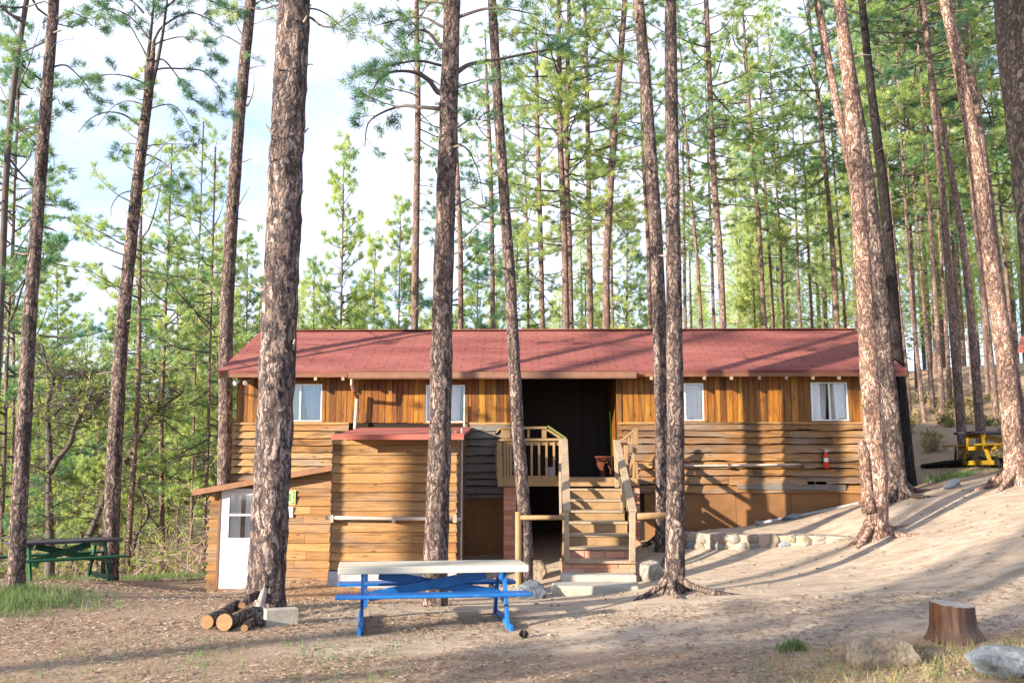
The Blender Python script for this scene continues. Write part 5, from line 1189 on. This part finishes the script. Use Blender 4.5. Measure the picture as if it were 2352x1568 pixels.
L3 = [([(322,292),(285,264),(243,258),(206,274),(179,306)],0.035,-0.5,dict(tuft=False)),
      ([(338,130),(316,90),(295,58),(250,45)],0.035,0.6,dict(start=0.35,tl=0.6,dens=1.4)),([(327,190),(285,174),(237,174),(212,206)],0.03,-0.8,dict(start=0.35,tl=0.5,dens=1.4)),
      ([(369,158),(411,158),(464,163),(500,195),(520,227)],0.035,0.7,dict(start=0.3,tl=0.55,dens=1.4)),([(374,137),(406,174),(430,215),(475,250),(515,258)],0.03,-0.7,dict(start=0.3,tl=0.5,dens=1.4)),
      ([(340,335),(390,331),(453,333)],0.025,0.5,dict(start=0.5,tl=0.5,dens=1.2)),([(340,356),(380,377),(406,406),(416,443)],0.03,-0.4,dict(start=0.5,tl=0.4,dens=1.2)),
      ([(316,332),(285,332),(269,364)],0.02,0.4,dict(start=0.5,tl=0.3)),([(306,438),(274,448),(256,475),(256,496)],0.025,-0.3,dict(tuft=False)),([(332,438),(369,424),(393,435),(412,448)],0.02,0.4,dict(start=0.5,tl=0.35)),
      ([(326,240),(290,232),(255,250),(225,290)],0.025,0.9,dict(start=0.35,tl=0.5,dens=1.3)),([(346,250),(390,240),(420,262),(440,300)],0.025,0.9,dict(start=0.35,tl=0.5,dens=1.3)),
      ([(350,100),(300,40),(250,20),(215,30)],0.035,-0.6,dict(start=0.3,tl=0.6,dens=1.4)),([(375,60),(430,30),(470,40),(510,60)],0.035,0.6,dict(start=0.3,tl=0.6,dens=1.4)),([(380,20),(420,-10),(480,0),(540,30)],0.03,-0.6,dict(start=0.3,tl=0.6,dens=1.4)),
      ([(372,95),(420,85),(470,100),(505,140)],0.03,-0.3,dict(start=0.3,tl=0.55,dens=1.4)),([(330,30),(300,0),(262,-12),(230,0)],0.03,0.5,dict(start=0.3,tl=0.6,dens=1.4)),([(345,210),(320,205),(290,205)],0.02,-0.6,dict(start=0.2,tl=0.4,dens=2)),([(315,480),(330,490),(345,500)],0.015,0,dict(tuft=False))]
pine((252,1332), [(258,1150),(265,1000),(280,760),(296,600),(312,450),(330,300),(341,220)], (37,24), 'forked pine with drooping needled limbs against the open sky at left', top=11.6, bark='bark', grp='left', n=20, step=0.2, crown=False, seed=25,
     hero=hero_limbs(forkL3+L3, seed=8, needle=(24,0.19,0.011), leaf='needles_dark'))
L4d = [([(545,476),(560,450),(575,424)],0.03,-0.2),([(527,343),(508,332),(494,324)],0.02,0),([(572,158),(595,152),(613,153)],0.02,0.1),([(567,245),(580,215),(584,172)],0.035,-0.2),([(552,250),(540,235),(530,218)],0.025,0.1),([(556,272),(545,262),(532,255)],0.02,-0.1),([(530,400),(520,392),(512,388)],0.015,0)]
pine((517,1300), [(517,1050),(518,900),(519,760),(526,600),(536,450),(550,260),(564,120),(576,0)], (35,26), 'reddish pine trunk rising behind the cabin\'s left gable', Y=23.6, top=22, bark='bark', grp='left', n=18, step=0.25, cz=15.2, seed=26,
     hero=hero_limbs([([(548,100),(515,82),(490,90),(460,70)],0.03,0.4,dict(start=0.3,tl=0.5,dens=1.3)),([(575,25),(540,22),(500,20),(478,45)],0.03,-0.3,dict(start=0.3,tl=0.6,dens=1.3)),([(580,15),(610,0),(640,25)],0.03,0.4,dict(start=0.3,tl=0.5,dens=1.3)),([(575,60),(600,50),(628,40)],0.02,0,dict(start=0.4,tl=0.4,dens=1.3)),([(560,100),(575,130),(600,140)],0.02,-0.3,dict(start=0.3,tl=0.4)),
        ([(556,80),(540,50),(530,20)],0.03,-0.3,dict(start=0.2,tl=0.5,dens=2))], dead=L4d, seed=9, leaf='needles_pale')) 

# --- the trees behind the roof: seen path, distance, kind ------------
BK = [  # path (foot first), width px, Y, kind, var, leaf, top, crown start, label
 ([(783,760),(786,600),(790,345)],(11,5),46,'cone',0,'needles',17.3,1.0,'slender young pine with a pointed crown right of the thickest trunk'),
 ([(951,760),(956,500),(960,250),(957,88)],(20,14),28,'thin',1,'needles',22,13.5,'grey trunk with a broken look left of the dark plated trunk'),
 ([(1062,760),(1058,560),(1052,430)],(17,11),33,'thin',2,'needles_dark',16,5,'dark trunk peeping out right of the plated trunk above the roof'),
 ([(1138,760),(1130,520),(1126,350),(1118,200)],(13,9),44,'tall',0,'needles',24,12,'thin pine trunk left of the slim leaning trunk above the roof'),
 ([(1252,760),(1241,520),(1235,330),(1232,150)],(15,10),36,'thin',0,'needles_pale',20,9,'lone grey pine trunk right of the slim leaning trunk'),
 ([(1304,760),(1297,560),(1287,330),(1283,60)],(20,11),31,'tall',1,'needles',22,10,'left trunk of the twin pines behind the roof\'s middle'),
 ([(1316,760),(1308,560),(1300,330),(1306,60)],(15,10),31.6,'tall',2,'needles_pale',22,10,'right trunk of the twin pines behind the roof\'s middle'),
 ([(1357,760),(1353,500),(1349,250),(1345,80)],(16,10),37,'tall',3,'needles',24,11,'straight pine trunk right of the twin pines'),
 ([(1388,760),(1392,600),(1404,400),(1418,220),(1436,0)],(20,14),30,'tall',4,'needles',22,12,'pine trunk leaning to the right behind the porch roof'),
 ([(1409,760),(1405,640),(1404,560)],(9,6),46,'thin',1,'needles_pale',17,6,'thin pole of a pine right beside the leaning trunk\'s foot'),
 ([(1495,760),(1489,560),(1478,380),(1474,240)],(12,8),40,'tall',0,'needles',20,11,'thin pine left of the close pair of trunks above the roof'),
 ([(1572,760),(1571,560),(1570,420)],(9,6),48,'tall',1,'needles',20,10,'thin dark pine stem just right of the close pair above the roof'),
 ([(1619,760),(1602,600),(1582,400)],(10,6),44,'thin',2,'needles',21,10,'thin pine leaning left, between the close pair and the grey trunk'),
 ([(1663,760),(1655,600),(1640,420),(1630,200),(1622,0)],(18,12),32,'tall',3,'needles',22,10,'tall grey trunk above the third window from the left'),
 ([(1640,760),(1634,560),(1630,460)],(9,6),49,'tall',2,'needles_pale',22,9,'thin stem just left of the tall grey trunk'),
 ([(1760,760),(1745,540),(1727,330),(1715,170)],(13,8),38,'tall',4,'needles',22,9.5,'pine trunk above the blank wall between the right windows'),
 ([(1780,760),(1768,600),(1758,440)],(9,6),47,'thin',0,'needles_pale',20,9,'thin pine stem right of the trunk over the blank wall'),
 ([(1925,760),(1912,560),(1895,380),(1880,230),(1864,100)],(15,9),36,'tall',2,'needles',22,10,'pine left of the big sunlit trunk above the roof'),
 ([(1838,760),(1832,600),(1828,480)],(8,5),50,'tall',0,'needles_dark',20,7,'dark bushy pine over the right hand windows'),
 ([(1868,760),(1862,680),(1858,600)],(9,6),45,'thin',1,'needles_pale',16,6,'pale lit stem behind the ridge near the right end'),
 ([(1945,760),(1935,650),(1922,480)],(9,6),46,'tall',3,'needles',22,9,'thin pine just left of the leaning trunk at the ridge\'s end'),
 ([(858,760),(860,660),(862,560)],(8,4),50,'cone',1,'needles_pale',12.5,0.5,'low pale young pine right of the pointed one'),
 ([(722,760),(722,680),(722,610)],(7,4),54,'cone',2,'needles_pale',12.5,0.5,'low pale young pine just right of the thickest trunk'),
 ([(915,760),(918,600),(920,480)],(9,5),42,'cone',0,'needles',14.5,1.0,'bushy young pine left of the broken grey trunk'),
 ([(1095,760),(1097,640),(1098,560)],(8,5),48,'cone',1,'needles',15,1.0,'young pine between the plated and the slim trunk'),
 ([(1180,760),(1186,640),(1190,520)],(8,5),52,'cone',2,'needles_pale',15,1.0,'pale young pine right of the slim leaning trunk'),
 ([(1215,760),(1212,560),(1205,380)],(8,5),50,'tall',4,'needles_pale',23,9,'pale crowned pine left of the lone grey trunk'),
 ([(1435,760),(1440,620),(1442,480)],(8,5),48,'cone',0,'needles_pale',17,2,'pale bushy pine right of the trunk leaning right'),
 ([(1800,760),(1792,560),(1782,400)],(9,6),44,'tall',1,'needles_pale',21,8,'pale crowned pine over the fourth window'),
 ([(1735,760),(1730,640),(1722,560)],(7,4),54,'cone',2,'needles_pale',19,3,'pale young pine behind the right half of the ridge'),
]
for pth, w, Y, kind, var, leaf, top, cz, lab in BK:
    pine(pth[0], pth[1:], w, lab, Y=Y, top=top, kind=kind, var=var, leaf=leaf, cz=max(1, cz-1), grp='back')
LF = [
 ([(112,1300),(112,1130),(110,960)],(19,12),26,'limb',None,None,None,None,None),
]
LL = [
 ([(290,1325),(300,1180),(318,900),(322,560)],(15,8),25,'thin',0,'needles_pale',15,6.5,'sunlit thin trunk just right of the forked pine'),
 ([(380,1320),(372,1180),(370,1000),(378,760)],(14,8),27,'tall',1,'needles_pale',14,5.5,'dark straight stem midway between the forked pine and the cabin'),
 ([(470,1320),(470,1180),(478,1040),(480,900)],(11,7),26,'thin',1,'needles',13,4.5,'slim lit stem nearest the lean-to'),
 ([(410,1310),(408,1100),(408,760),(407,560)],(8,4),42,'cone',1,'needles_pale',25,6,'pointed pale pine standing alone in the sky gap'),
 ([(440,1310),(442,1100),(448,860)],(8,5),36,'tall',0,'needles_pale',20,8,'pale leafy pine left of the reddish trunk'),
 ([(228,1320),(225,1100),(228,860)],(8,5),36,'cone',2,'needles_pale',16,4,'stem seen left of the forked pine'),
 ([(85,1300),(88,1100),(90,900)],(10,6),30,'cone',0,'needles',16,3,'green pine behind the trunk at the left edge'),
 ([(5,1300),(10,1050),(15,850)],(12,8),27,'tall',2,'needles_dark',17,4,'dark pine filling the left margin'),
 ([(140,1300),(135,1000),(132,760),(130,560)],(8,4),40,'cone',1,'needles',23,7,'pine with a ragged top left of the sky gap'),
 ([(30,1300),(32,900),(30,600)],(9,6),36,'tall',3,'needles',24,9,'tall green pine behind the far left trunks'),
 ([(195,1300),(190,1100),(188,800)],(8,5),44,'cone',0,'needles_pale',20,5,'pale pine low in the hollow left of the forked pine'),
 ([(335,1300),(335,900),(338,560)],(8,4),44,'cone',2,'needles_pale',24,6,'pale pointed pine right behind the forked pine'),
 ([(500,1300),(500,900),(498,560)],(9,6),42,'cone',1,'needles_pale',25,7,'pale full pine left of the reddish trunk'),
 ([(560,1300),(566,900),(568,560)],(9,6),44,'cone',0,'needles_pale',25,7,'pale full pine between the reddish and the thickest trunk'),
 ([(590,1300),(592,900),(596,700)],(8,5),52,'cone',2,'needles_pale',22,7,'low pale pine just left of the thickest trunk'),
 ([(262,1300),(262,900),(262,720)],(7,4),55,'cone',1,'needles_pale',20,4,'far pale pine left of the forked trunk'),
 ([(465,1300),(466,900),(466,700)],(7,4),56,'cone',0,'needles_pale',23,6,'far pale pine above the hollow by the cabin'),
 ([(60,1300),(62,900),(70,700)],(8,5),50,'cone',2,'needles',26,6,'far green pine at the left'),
]
for pth, w, Y, kind, var, leaf, top, cz, lab in LL:
    pine(pth[0], pth[1:], w, lab, Y=Y, top=top, kind=kind, var=var, leaf=leaf, cz=max(1, cz-1.5), grp='left')
RT = [
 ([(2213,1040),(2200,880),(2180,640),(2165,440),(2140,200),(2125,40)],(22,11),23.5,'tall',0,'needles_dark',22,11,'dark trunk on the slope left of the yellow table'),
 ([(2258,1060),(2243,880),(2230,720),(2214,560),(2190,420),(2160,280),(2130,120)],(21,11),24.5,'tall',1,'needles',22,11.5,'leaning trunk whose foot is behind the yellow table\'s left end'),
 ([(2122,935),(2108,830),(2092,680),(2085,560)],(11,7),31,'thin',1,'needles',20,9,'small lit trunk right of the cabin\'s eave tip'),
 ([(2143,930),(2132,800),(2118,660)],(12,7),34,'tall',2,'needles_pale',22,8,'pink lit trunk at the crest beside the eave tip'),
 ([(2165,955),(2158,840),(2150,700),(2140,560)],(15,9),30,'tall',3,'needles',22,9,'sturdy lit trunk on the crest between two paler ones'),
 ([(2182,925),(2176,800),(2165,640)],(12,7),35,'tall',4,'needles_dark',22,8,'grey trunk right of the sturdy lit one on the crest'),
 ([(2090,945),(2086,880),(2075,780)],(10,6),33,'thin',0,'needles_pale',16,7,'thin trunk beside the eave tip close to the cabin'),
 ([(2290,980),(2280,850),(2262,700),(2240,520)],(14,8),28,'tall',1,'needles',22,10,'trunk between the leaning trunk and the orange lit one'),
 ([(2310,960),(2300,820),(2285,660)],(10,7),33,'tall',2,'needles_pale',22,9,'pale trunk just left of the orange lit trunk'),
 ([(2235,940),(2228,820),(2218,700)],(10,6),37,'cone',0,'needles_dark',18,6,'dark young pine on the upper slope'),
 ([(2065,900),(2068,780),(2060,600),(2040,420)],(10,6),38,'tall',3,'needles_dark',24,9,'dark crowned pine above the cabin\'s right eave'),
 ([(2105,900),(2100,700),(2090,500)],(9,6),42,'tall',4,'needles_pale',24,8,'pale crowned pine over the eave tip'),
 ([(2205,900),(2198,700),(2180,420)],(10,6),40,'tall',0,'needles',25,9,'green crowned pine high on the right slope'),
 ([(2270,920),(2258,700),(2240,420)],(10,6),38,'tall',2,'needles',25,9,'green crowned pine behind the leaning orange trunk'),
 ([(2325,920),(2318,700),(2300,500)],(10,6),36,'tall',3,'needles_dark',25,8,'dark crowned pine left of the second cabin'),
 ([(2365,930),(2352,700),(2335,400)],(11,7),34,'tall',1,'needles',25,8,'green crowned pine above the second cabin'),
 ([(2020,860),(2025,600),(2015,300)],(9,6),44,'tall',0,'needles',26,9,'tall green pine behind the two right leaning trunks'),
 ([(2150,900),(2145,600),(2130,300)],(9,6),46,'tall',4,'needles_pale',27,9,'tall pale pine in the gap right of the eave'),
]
for pth, w, Y, kind, var, leaf, top, cz, lab in RT:
    pine(pth[0], pth[1:], w, lab, Y=Y, top=top, kind=kind, var=var, leaf=leaf, cz=max(1, cz-1), grp='right')

# --- oaks in the hollow ----------------------------------------------
def broadleaf(label, Y, stems, seed, leaves=900, name='oak_tree'):
    p0 = P(*stems[0][0][0], Y); root = thing(name, label, 'oak tree', (p0.x, Y, gz(p0.x, Y)))
    T = Tree(seed); rs = T.rs; b_ = MB(); lp = []
    for pl, r0, dep in stems:
        n = len(pl); T2 = [P(u, v, Y + dep*i/(n-1)) for i, (u, v) in enumerate(pl)]
        if pl is stems[0][0]: T2[0] = Vector((T2[0].x, Y, gz(T2[0].x, Y)-0.1))
        pp_ = [np.array(q) for q in T2]; out = []
        for i in range(len(pp_)-1):
            a, b, c, d = pp_[max(i-1,0)], pp_[i], pp_[i+1], pp_[min(i+2, len(pp_)-1)]
            for j in range(5): t = j/5; out.append(0.5*((2*b)+(-a+c)*t+(2*a-5*b+4*c-d)*t*t+(-a+3*b-3*c+d)*t**3))
        out.append(pp_[-1]); m = len(out); b_.tube(out, [max(0.012, r0*(1-0.75*i/m)) for i in range(m)], 8, cap=False)
        for i in range(int(m*0.3), m):
            for _ in range(2):
                a = rs.uniform(0, 6.28); d = np.array([math.cos(a), math.sin(a), rs.uniform(-0.2, 0.8)]); ln = rs.uniform(0.5, 1.6); q = out[i]; pts = [q]
                for k in range(4): d = unit(d + rs.normal(0, 0.35, 3)); q = q + d*ln/4; pts.append(q)
                T.wood.tube(pts, [0.018,0.014,0.01,0.007,0.004], 4, cap=False)
                for k in (2,3,4):
                    for _ in range(3):
                        dd = unit(rs.normal(0, 1, 3)); e = pts[k] + dd*rs.uniform(0.15, 0.45); T.wood.tube([pts[k], e], [0.006, 0.003], 3, cap=False); lp.append(e)
    b_.build('trunk', M['limb'], root, smooth=True)
    lp = np.array(lp); sel = lp[rs.randint(0, len(lp), leaves)] + rs.normal(0, 0.22, (leaves, 3))
    v, f, r = tufts(sel, rs.normal(0, 1, (leaves, 3)), rs, 4, 0.09, 0.05, 1.2); crown_obj('crown', (v, f, r), T.wood, 'oakleaf', root, root.location)
broadleaf('grey oak with a leaning right limb beyond the green table', 24, [([(116,1330),(115,1240),(112,1130),(114,1080)],0.14,0),([(114,1080),(112,1000),(108,930),(122,880),(108,840),(95,790)],0.09,0.4),([(114,1085),(135,1050),(160,1020),(175,970),(195,935),(210,900)],0.09,-0.4),([(118,960),(140,935),(160,930),(190,890),(200,860),(160,855),(120,890)],0.045,0.3),([(175,970),(205,960),(225,920),(245,890)],0.04,0.2)], 31, 420)
broadleaf('grey oak bending to the right through the forked pine\'s foot', 26, [([(172,1320),(180,1270),(205,1230),(225,1180),(245,1120),(262,1080),(290,1060)],0.13,0),([(290,1060),(305,1030),(320,1005),(345,960),(380,930),(420,900)],0.07,-0.3),([(320,1005),(345,960),(340,900),(352,850)],0.05,0.4)], 32, 380)
broadleaf('bare crooked oak among stems left of the lean-to', 29, [([(300,1320),(308,1250),(340,1180),(318,1110),(330,1070)],0.07,0),([(340,1180),(370,1220),(380,1260),(400,1300)],0.04,0.3),([(330,1070),(400,1060),(440,1040),(470,1060),(500,1090)],0.05,-0.3)], 33, 260)

# --- undergrowth in the hollow, far wood, grass, litter ---------------
def brush(name, label, cat, region, count, hgt, seed, leafy=0.5, mat='brush', leaf='oakleaf', hz=1.0):
    rs = np.random.RandomState(seed); b_ = MB(); lp = []
    for i in range(count):
        x = rs.uniform(region[0], region[1]); y = rs.uniform(region[2], region[3]); z = gz(x, y); h = hgt*rs.uniform(0.4, 1.2)
        for k in range(5):
            a = rs.uniform(0, 6.28); d = np.array([math.cos(a)*0.5, math.sin(a)*0.5, 1.0]); q = np.array([x, y, z]); pts = [q]; ln = h*rs.uniform(0.5, 1.1)
            for j in range(4): d = unit(d + rs.normal(0, 0.28, 3)); q = q + d*ln/4; pts.append(q)
            b_.tube(pts, [0.016,0.012,0.009,0.006,0.004], 3, cap=False)
            for j in (1,2,3,4):
                for _ in range(2):
                    dd = unit(rs.normal(0, 1, 3)+np.array([0,0,0.4])); e = pts[j] + dd*ln*0.28; b_.tube([pts[j], e], [0.007, 0.003], 3, cap=False)
                    if rs.rand() < leafy: lp.append(e)
    o = b_.build(name, M[mat]); tag(o, label, cat, None, 'stuff')
    if lp:
        lp = np.array(lp); v, f, r = tufts(lp, rs.normal(0, 1, lp.shape), rs, 7, 0.14, 0.05, 1.2); o2 = np_mesh('leaves', v, f, M[leaf], o, r)
brush('brush', 'dry twiggy undergrowth filling the hollow on the left', 'brush', (-17, -7, 24, 44), 560, 2.2, 41, 0.30)
brush('hillside_shrubs', 'grey green tufts of dry shrub on the right hillside', 'shrubs', (9, 20, 22, 40), 160, 0.45, 42, 0.7, leaf='drygrass')
# far wood: low-cost trees behind everything that can be told apart
rs = np.random.RandomState(77)
def far_proto(seed, H, r_, n):
    T = np.random.RandomState(seed); V = []; Dd = []
    k = int(n)
    f = T.uniform(0, 1, k)**0.9; z = H*(0.18+0.82*f); rad = r_*(1.05-f)**0.7*np.sqrt(T.uniform(0.05, 1, k)); 
    lump = 1+0.35*np.sin(f*22+T.uniform(0,6)); a = T.uniform(0, 6.28, k); rad *= lump
    p = np.stack([np.cos(a)*rad, np.sin(a)*rad, z+0.25*rad], 1); d = np.stack([np.cos(a), np.sin(a), np.full(k, 0.6)], 1)
    v, ff_, r = tufts(p, d, T, 7, 0.42, 0.038, 0.8)
    b_ = MB(); b_.tube([(0,0,-0.3),(0.1,0,H*0.5),(0,0.05,H*0.95)], [0.17,0.12,0.03], 5, cap=False)
    tv = np.array(b_.v); tf = np.array([(q[0],q[1],q[2]) for q in b_.f]+[(q[0],q[2],q[3]) for q in b_.f]); return v, ff_, r, tv, tf
FP = [far_proto(500+i, 17+2*(i%3), 2.3, 1300) for i in range(4)]
VV=[];FF=[];RR=[];TV=[];TF=[];nv=0;ntv=0
spots = []
for i in range(135):
    Y = rs.uniform(52, 84); u = rs.uniform(-150, 2500); x = P(u, 1000, Y).x
    if u < 620 and rs.rand() < 0.25: continue
    spots.append((x, Y))
for i in range(46):
    Y = rs.uniform(40, 56); spots.append((P(rs.uniform(-100, 620), 1000, Y).x, Y))
for x, Y in spots:
    v, f, r, tv, tf = FP[rs.randint(4)]; a = rs.uniform(0, 6.28); c, s_ = math.cos(a), math.sin(a); k = rs.uniform(0.75, 1.15)
    k *= 0.62 if x < 14 else (0.85 if x < 20 else 1.0)
    if x < -8: k *= 1.1 if Y > 56 else 0.8
    Rm = np.array([[c,-s_,0],[s_,c,0],[0,0,1]])*k; off = np.array([x, Y, gz(x, Y)])
    VV.append(v@Rm.T+off); FF.append(f+nv); nv += len(v); RR.append(r*0.7+rs.uniform(0,0.3)); TV.append(tv@Rm.T+off); TF.append(tf+ntv); ntv += len(tv)
o = np_mesh('far_forest', np.concatenate(VV), np.concatenate(FF), M['needles_pale'], None, np.concatenate(RR)); tag(o, 'far off mass of pale green pines behind everything', 'forest', None, 'stuff')
o2 = np_mesh('far_trunks', np.concatenate(TV), np.concatenate(TF), M['bark_far'], o)

def blades(name, label, cat, fn, count, L_, w, mat, seed, n=7, spread=0.55):
    rs = np.random.RandomState(seed); pts = fn(rs, count); z = GZ(pts[:,0], pts[:,1]); p = np.concatenate([pts, z[:,None]-0.01], 1)
    v, f, r = tufts(p, np.tile([0,0,1.0], (len(p),1)), rs, n, L_, w, spread); o = np_mesh(name, v, f, M[mat], None, r); tag(o, label, cat, None, 'stuff'); return o
def patch(cx, cy, sx, sy): return lambda rs, n: np.stack([rs.normal(cx, sx, n), rs.normal(cy, sy, n)], 1)
pg = P(70,1395,13.5)
blades('grass', 'fresh green grass clump at the left edge', 'grass', patch(-7.7, 13.6, 0.6, 0.75), 950, 0.20, 0.010, 'grass', 51)
blades('weeds', 'sparse green weeds among the foreground litter', 'weeds', lambda rs, n: np.concatenate([np.stack([rs.uniform(-5, -1.2, n//2), rs.uniform(8.6, 11, n//2)], 1), np.stack([rs.uniform(1.9, 5.4, n//2), rs.uniform(8.4, 9.6, n//2)], 1)]), 380, 0.10, 0.008, 'grass', 52, 6, 0.8)
blades('dry_grass', 'dry yellowish grass in the foreground and on the slope', 'dry grass', lambda rs, n: np.concatenate([np.stack([rs.uniform(2.2, 5.6, n//2), rs.uniform(8.3, 9.8, n//2)], 1), np.stack([rs.uniform(8.5, 20, n//2), rs.uniform(21, 38, n//2)], 1)]), 1300, 0.11, 0.007, 'drygrass', 53, 5, 1.0)
blades('slope_grass', 'thin green grass at the edge of the hollow', 'grass', lambda rs, n: np.stack([rs.uniform(-12, -6.8, n), rs.uniform(19.5, 24, n)], 1), 1100, 0.16, 0.010, 'grass', 54, 6, 0.7)
blades('grass', 'green tuft growing on the slope at the black trunk\'s foot', 'grass', patch(9.3, 20.9, 0.28, 0.2), 90, 0.22, 0.012, 'grass', 55)
blades('weeds', 'small green weed between the log pile and the stump in front', 'weeds', lambda rs, n: np.stack([rs.normal(P(1858,1490,9.4).x, 0.07, n), rs.normal(ground_hit(1858,1490).y, 0.05, n)], 1), 60, 0.09, 0.012, 'grass', 56)
# needle litter, twigs and chips, pebbles
def litter(name, label, count, region, lr, w, cols, seed):
    rs = np.random.RandomState(seed); x = rs.uniform(region[0], region[1], count); y = rs.uniform(region[2], region[3], count)
    keep = (np.array([mnoise.noise(Vector((a*0.8, b*0.8, seed))) for a, b in zip(x, y)]) + rs.uniform(-0.35, 0.35, count)) > -0.05
    x, y = x[keep], y[keep]; z = GZ(x, y) + 0.012; k = len(x); a = rs.uniform(0, math.pi, k); L_ = rs.uniform(lr[0], lr[1], k)/2
    d = np.stack([np.cos(a)*L_, np.sin(a)*L_, rs.normal(0, 0.006, k)], 1); s_ = np.stack([-np.sin(a), np.cos(a), np.zeros(k)], 1)*(w*rs.uniform(0.5, 1.2, (k,1))); c = np.stack([x, y, z], 1); up = np.array([0,0,w*0.9])
    v = np.stack([c-d-s_, c-d+s_, c+d*0.9+s_*0.7, c+d-s_*0.6, c-d*0.7+up, c+d*0.7+up], 1).reshape(-1, 3); b = (np.arange(k)*6)[:,None]
    f = np.concatenate([b+np.array([[0,3,5]]), b+np.array([[0,5,4]]), b+np.array([[1,4,5]]), b+np.array([[1,5,2]]), b+np.array([[0,4,1]]), b+np.array([[3,2,5]])])
    o = np_mesh(name, v, f, cols, None, np.repeat(rs.uniform(0,1,k), 6)); tag(o, label, 'litter', None, 'stuff')
def m_litter():
    m, t, b, o = newmat('litter'); r = attr_rnd(t)
    t.links.new(ramp(t, r, [(0.0,(0.10,0.06,0.035)),(0.35,(0.24,0.14,0.08)),(0.75,(0.34,0.25,0.17)),(1.0,(0.52,0.43,0.33))]), b.inputs['Base Color']); b.inputs['Roughness'].default_value = 0.9; return m
M['litter'] = m_litter()
litter('pine_litter', 'fallen pine needles and bark chips strewn over the near ground', 13000, (-7, 6.5, 8.2, 12.5), (0.03,0.12), 0.006, M['litter'], 61)
litter('wood_chips', 'bark chips and twigs scattered round the left trunks', 5000, (-10, -1, 11.5, 19), (0.03,0.14), 0.010, M['litter'], 62)
litter('twigs', 'broken twigs and chips on the right path and slope', 1300, (1, 14, 11.5, 24), (0.04,0.16), 0.008, M['litter'], 63)
rs = np.random.RandomState(64); b_ = MB()
for i in range(650):
    x = rs.uniform(-8, 8); y = rs.uniform(8.3, 18); s = rs.uniform(0.008, 0.03)
    vs, fs = blob((x, y, gz(x, y)+s*0.3), s*rs.uniform(0.8,1.5), s, s*0.7, i, 1, 0.3, 3); b_.add(vs, fs)
tag(b_.build('pebbles', M['rock_tan']), 'small pebbles lying over the dirt', 'pebbles', None, 'stuff')
# pine cone by the table foot
p = ground_hit(1203,1466); b_ = MB()
for i in range(8):
    z = 0.012*i; r_ = 0.045*math.sin(math.pi*(i+1.2)/9.5)+0.01
    for k in range(9):
        a = 2*math.pi*k/9+i*0.35; b_.add([(p.x+math.cos(a-0.25)*r_*0.5,p.y+math.sin(a-0.25)*r_*0.5,p.z+z),(p.x+math.cos(a+0.25)*r_*0.5,p.y+math.sin(a+0.25)*r_*0.5,p.z+z),(p.x+math.cos(a)*r_*1.3,p.y+math.sin(a)*r_*1.3,p.z+z+0.012),(p.x+math.cos(a)*r_*0.5,p.y+math.sin(a)*r_*0.5,p.z+z+0.014)], [(0,1,2),(1,3,2),(3,0,2)])
tag(b_.build('pine_cone', M['bark_dark_shaded']), 'brown pine cone on the dirt at the blue table\'s right foot', 'pine cone')

# --- unseen trees behind the photographer, towards the sun; low cones added to shade foreground
SH = [(-17,-3,23,12.5,'tall'),(-26,2,24,13,'tall'),(-22,-16,24,13,'tall'),(-31,-8,24,12,'tall'),(-9,-6,23,13,'tall'),(-15.5,-1.2,8,1.5,'cone'),(-19,-5.5,10,2,'cone'),(-12.6,-3.6,7,1.2,'cone')]
for i, (x, y, H, c0, kd) in enumerate(SH):
    root = thing('pine_tree', 'unseen pine standing behind the photographer on the sunny side', 'pine tree', (x, y, gz(x, y)), 'pines behind the photographer')
    z = gz(x, y); trunk_mesh([(x, y, z-0.1), (x+0.1, y, z+H*0.5), (x, y+0.1, z+H)], [0.011*H,0.009*H,0.006*H,0.02], 'trunk', M['bark_far'], root, 0.2, 10, 0.6, 0, i)
    m1, PH, pz = PROTO[kd][i % len(PROTO[kd])]; s = (H-c0)/(PH-pz); sw_ = 1.2 if kd == 'tall' else 0.8
    for nm, me in (('crown', m1),):
        o = bpy.data.objects.new(nm, me); COL.objects.link(o); o.parent = root; o.matrix_basis = Matrix.Translation((0,0,c0)) @ Matrix.Rotation(i*1.3, 4, 'Z') @ Matrix.Diagonal((sw_,sw_,s,1)) @ Matrix.Translation((0,0,-pz))
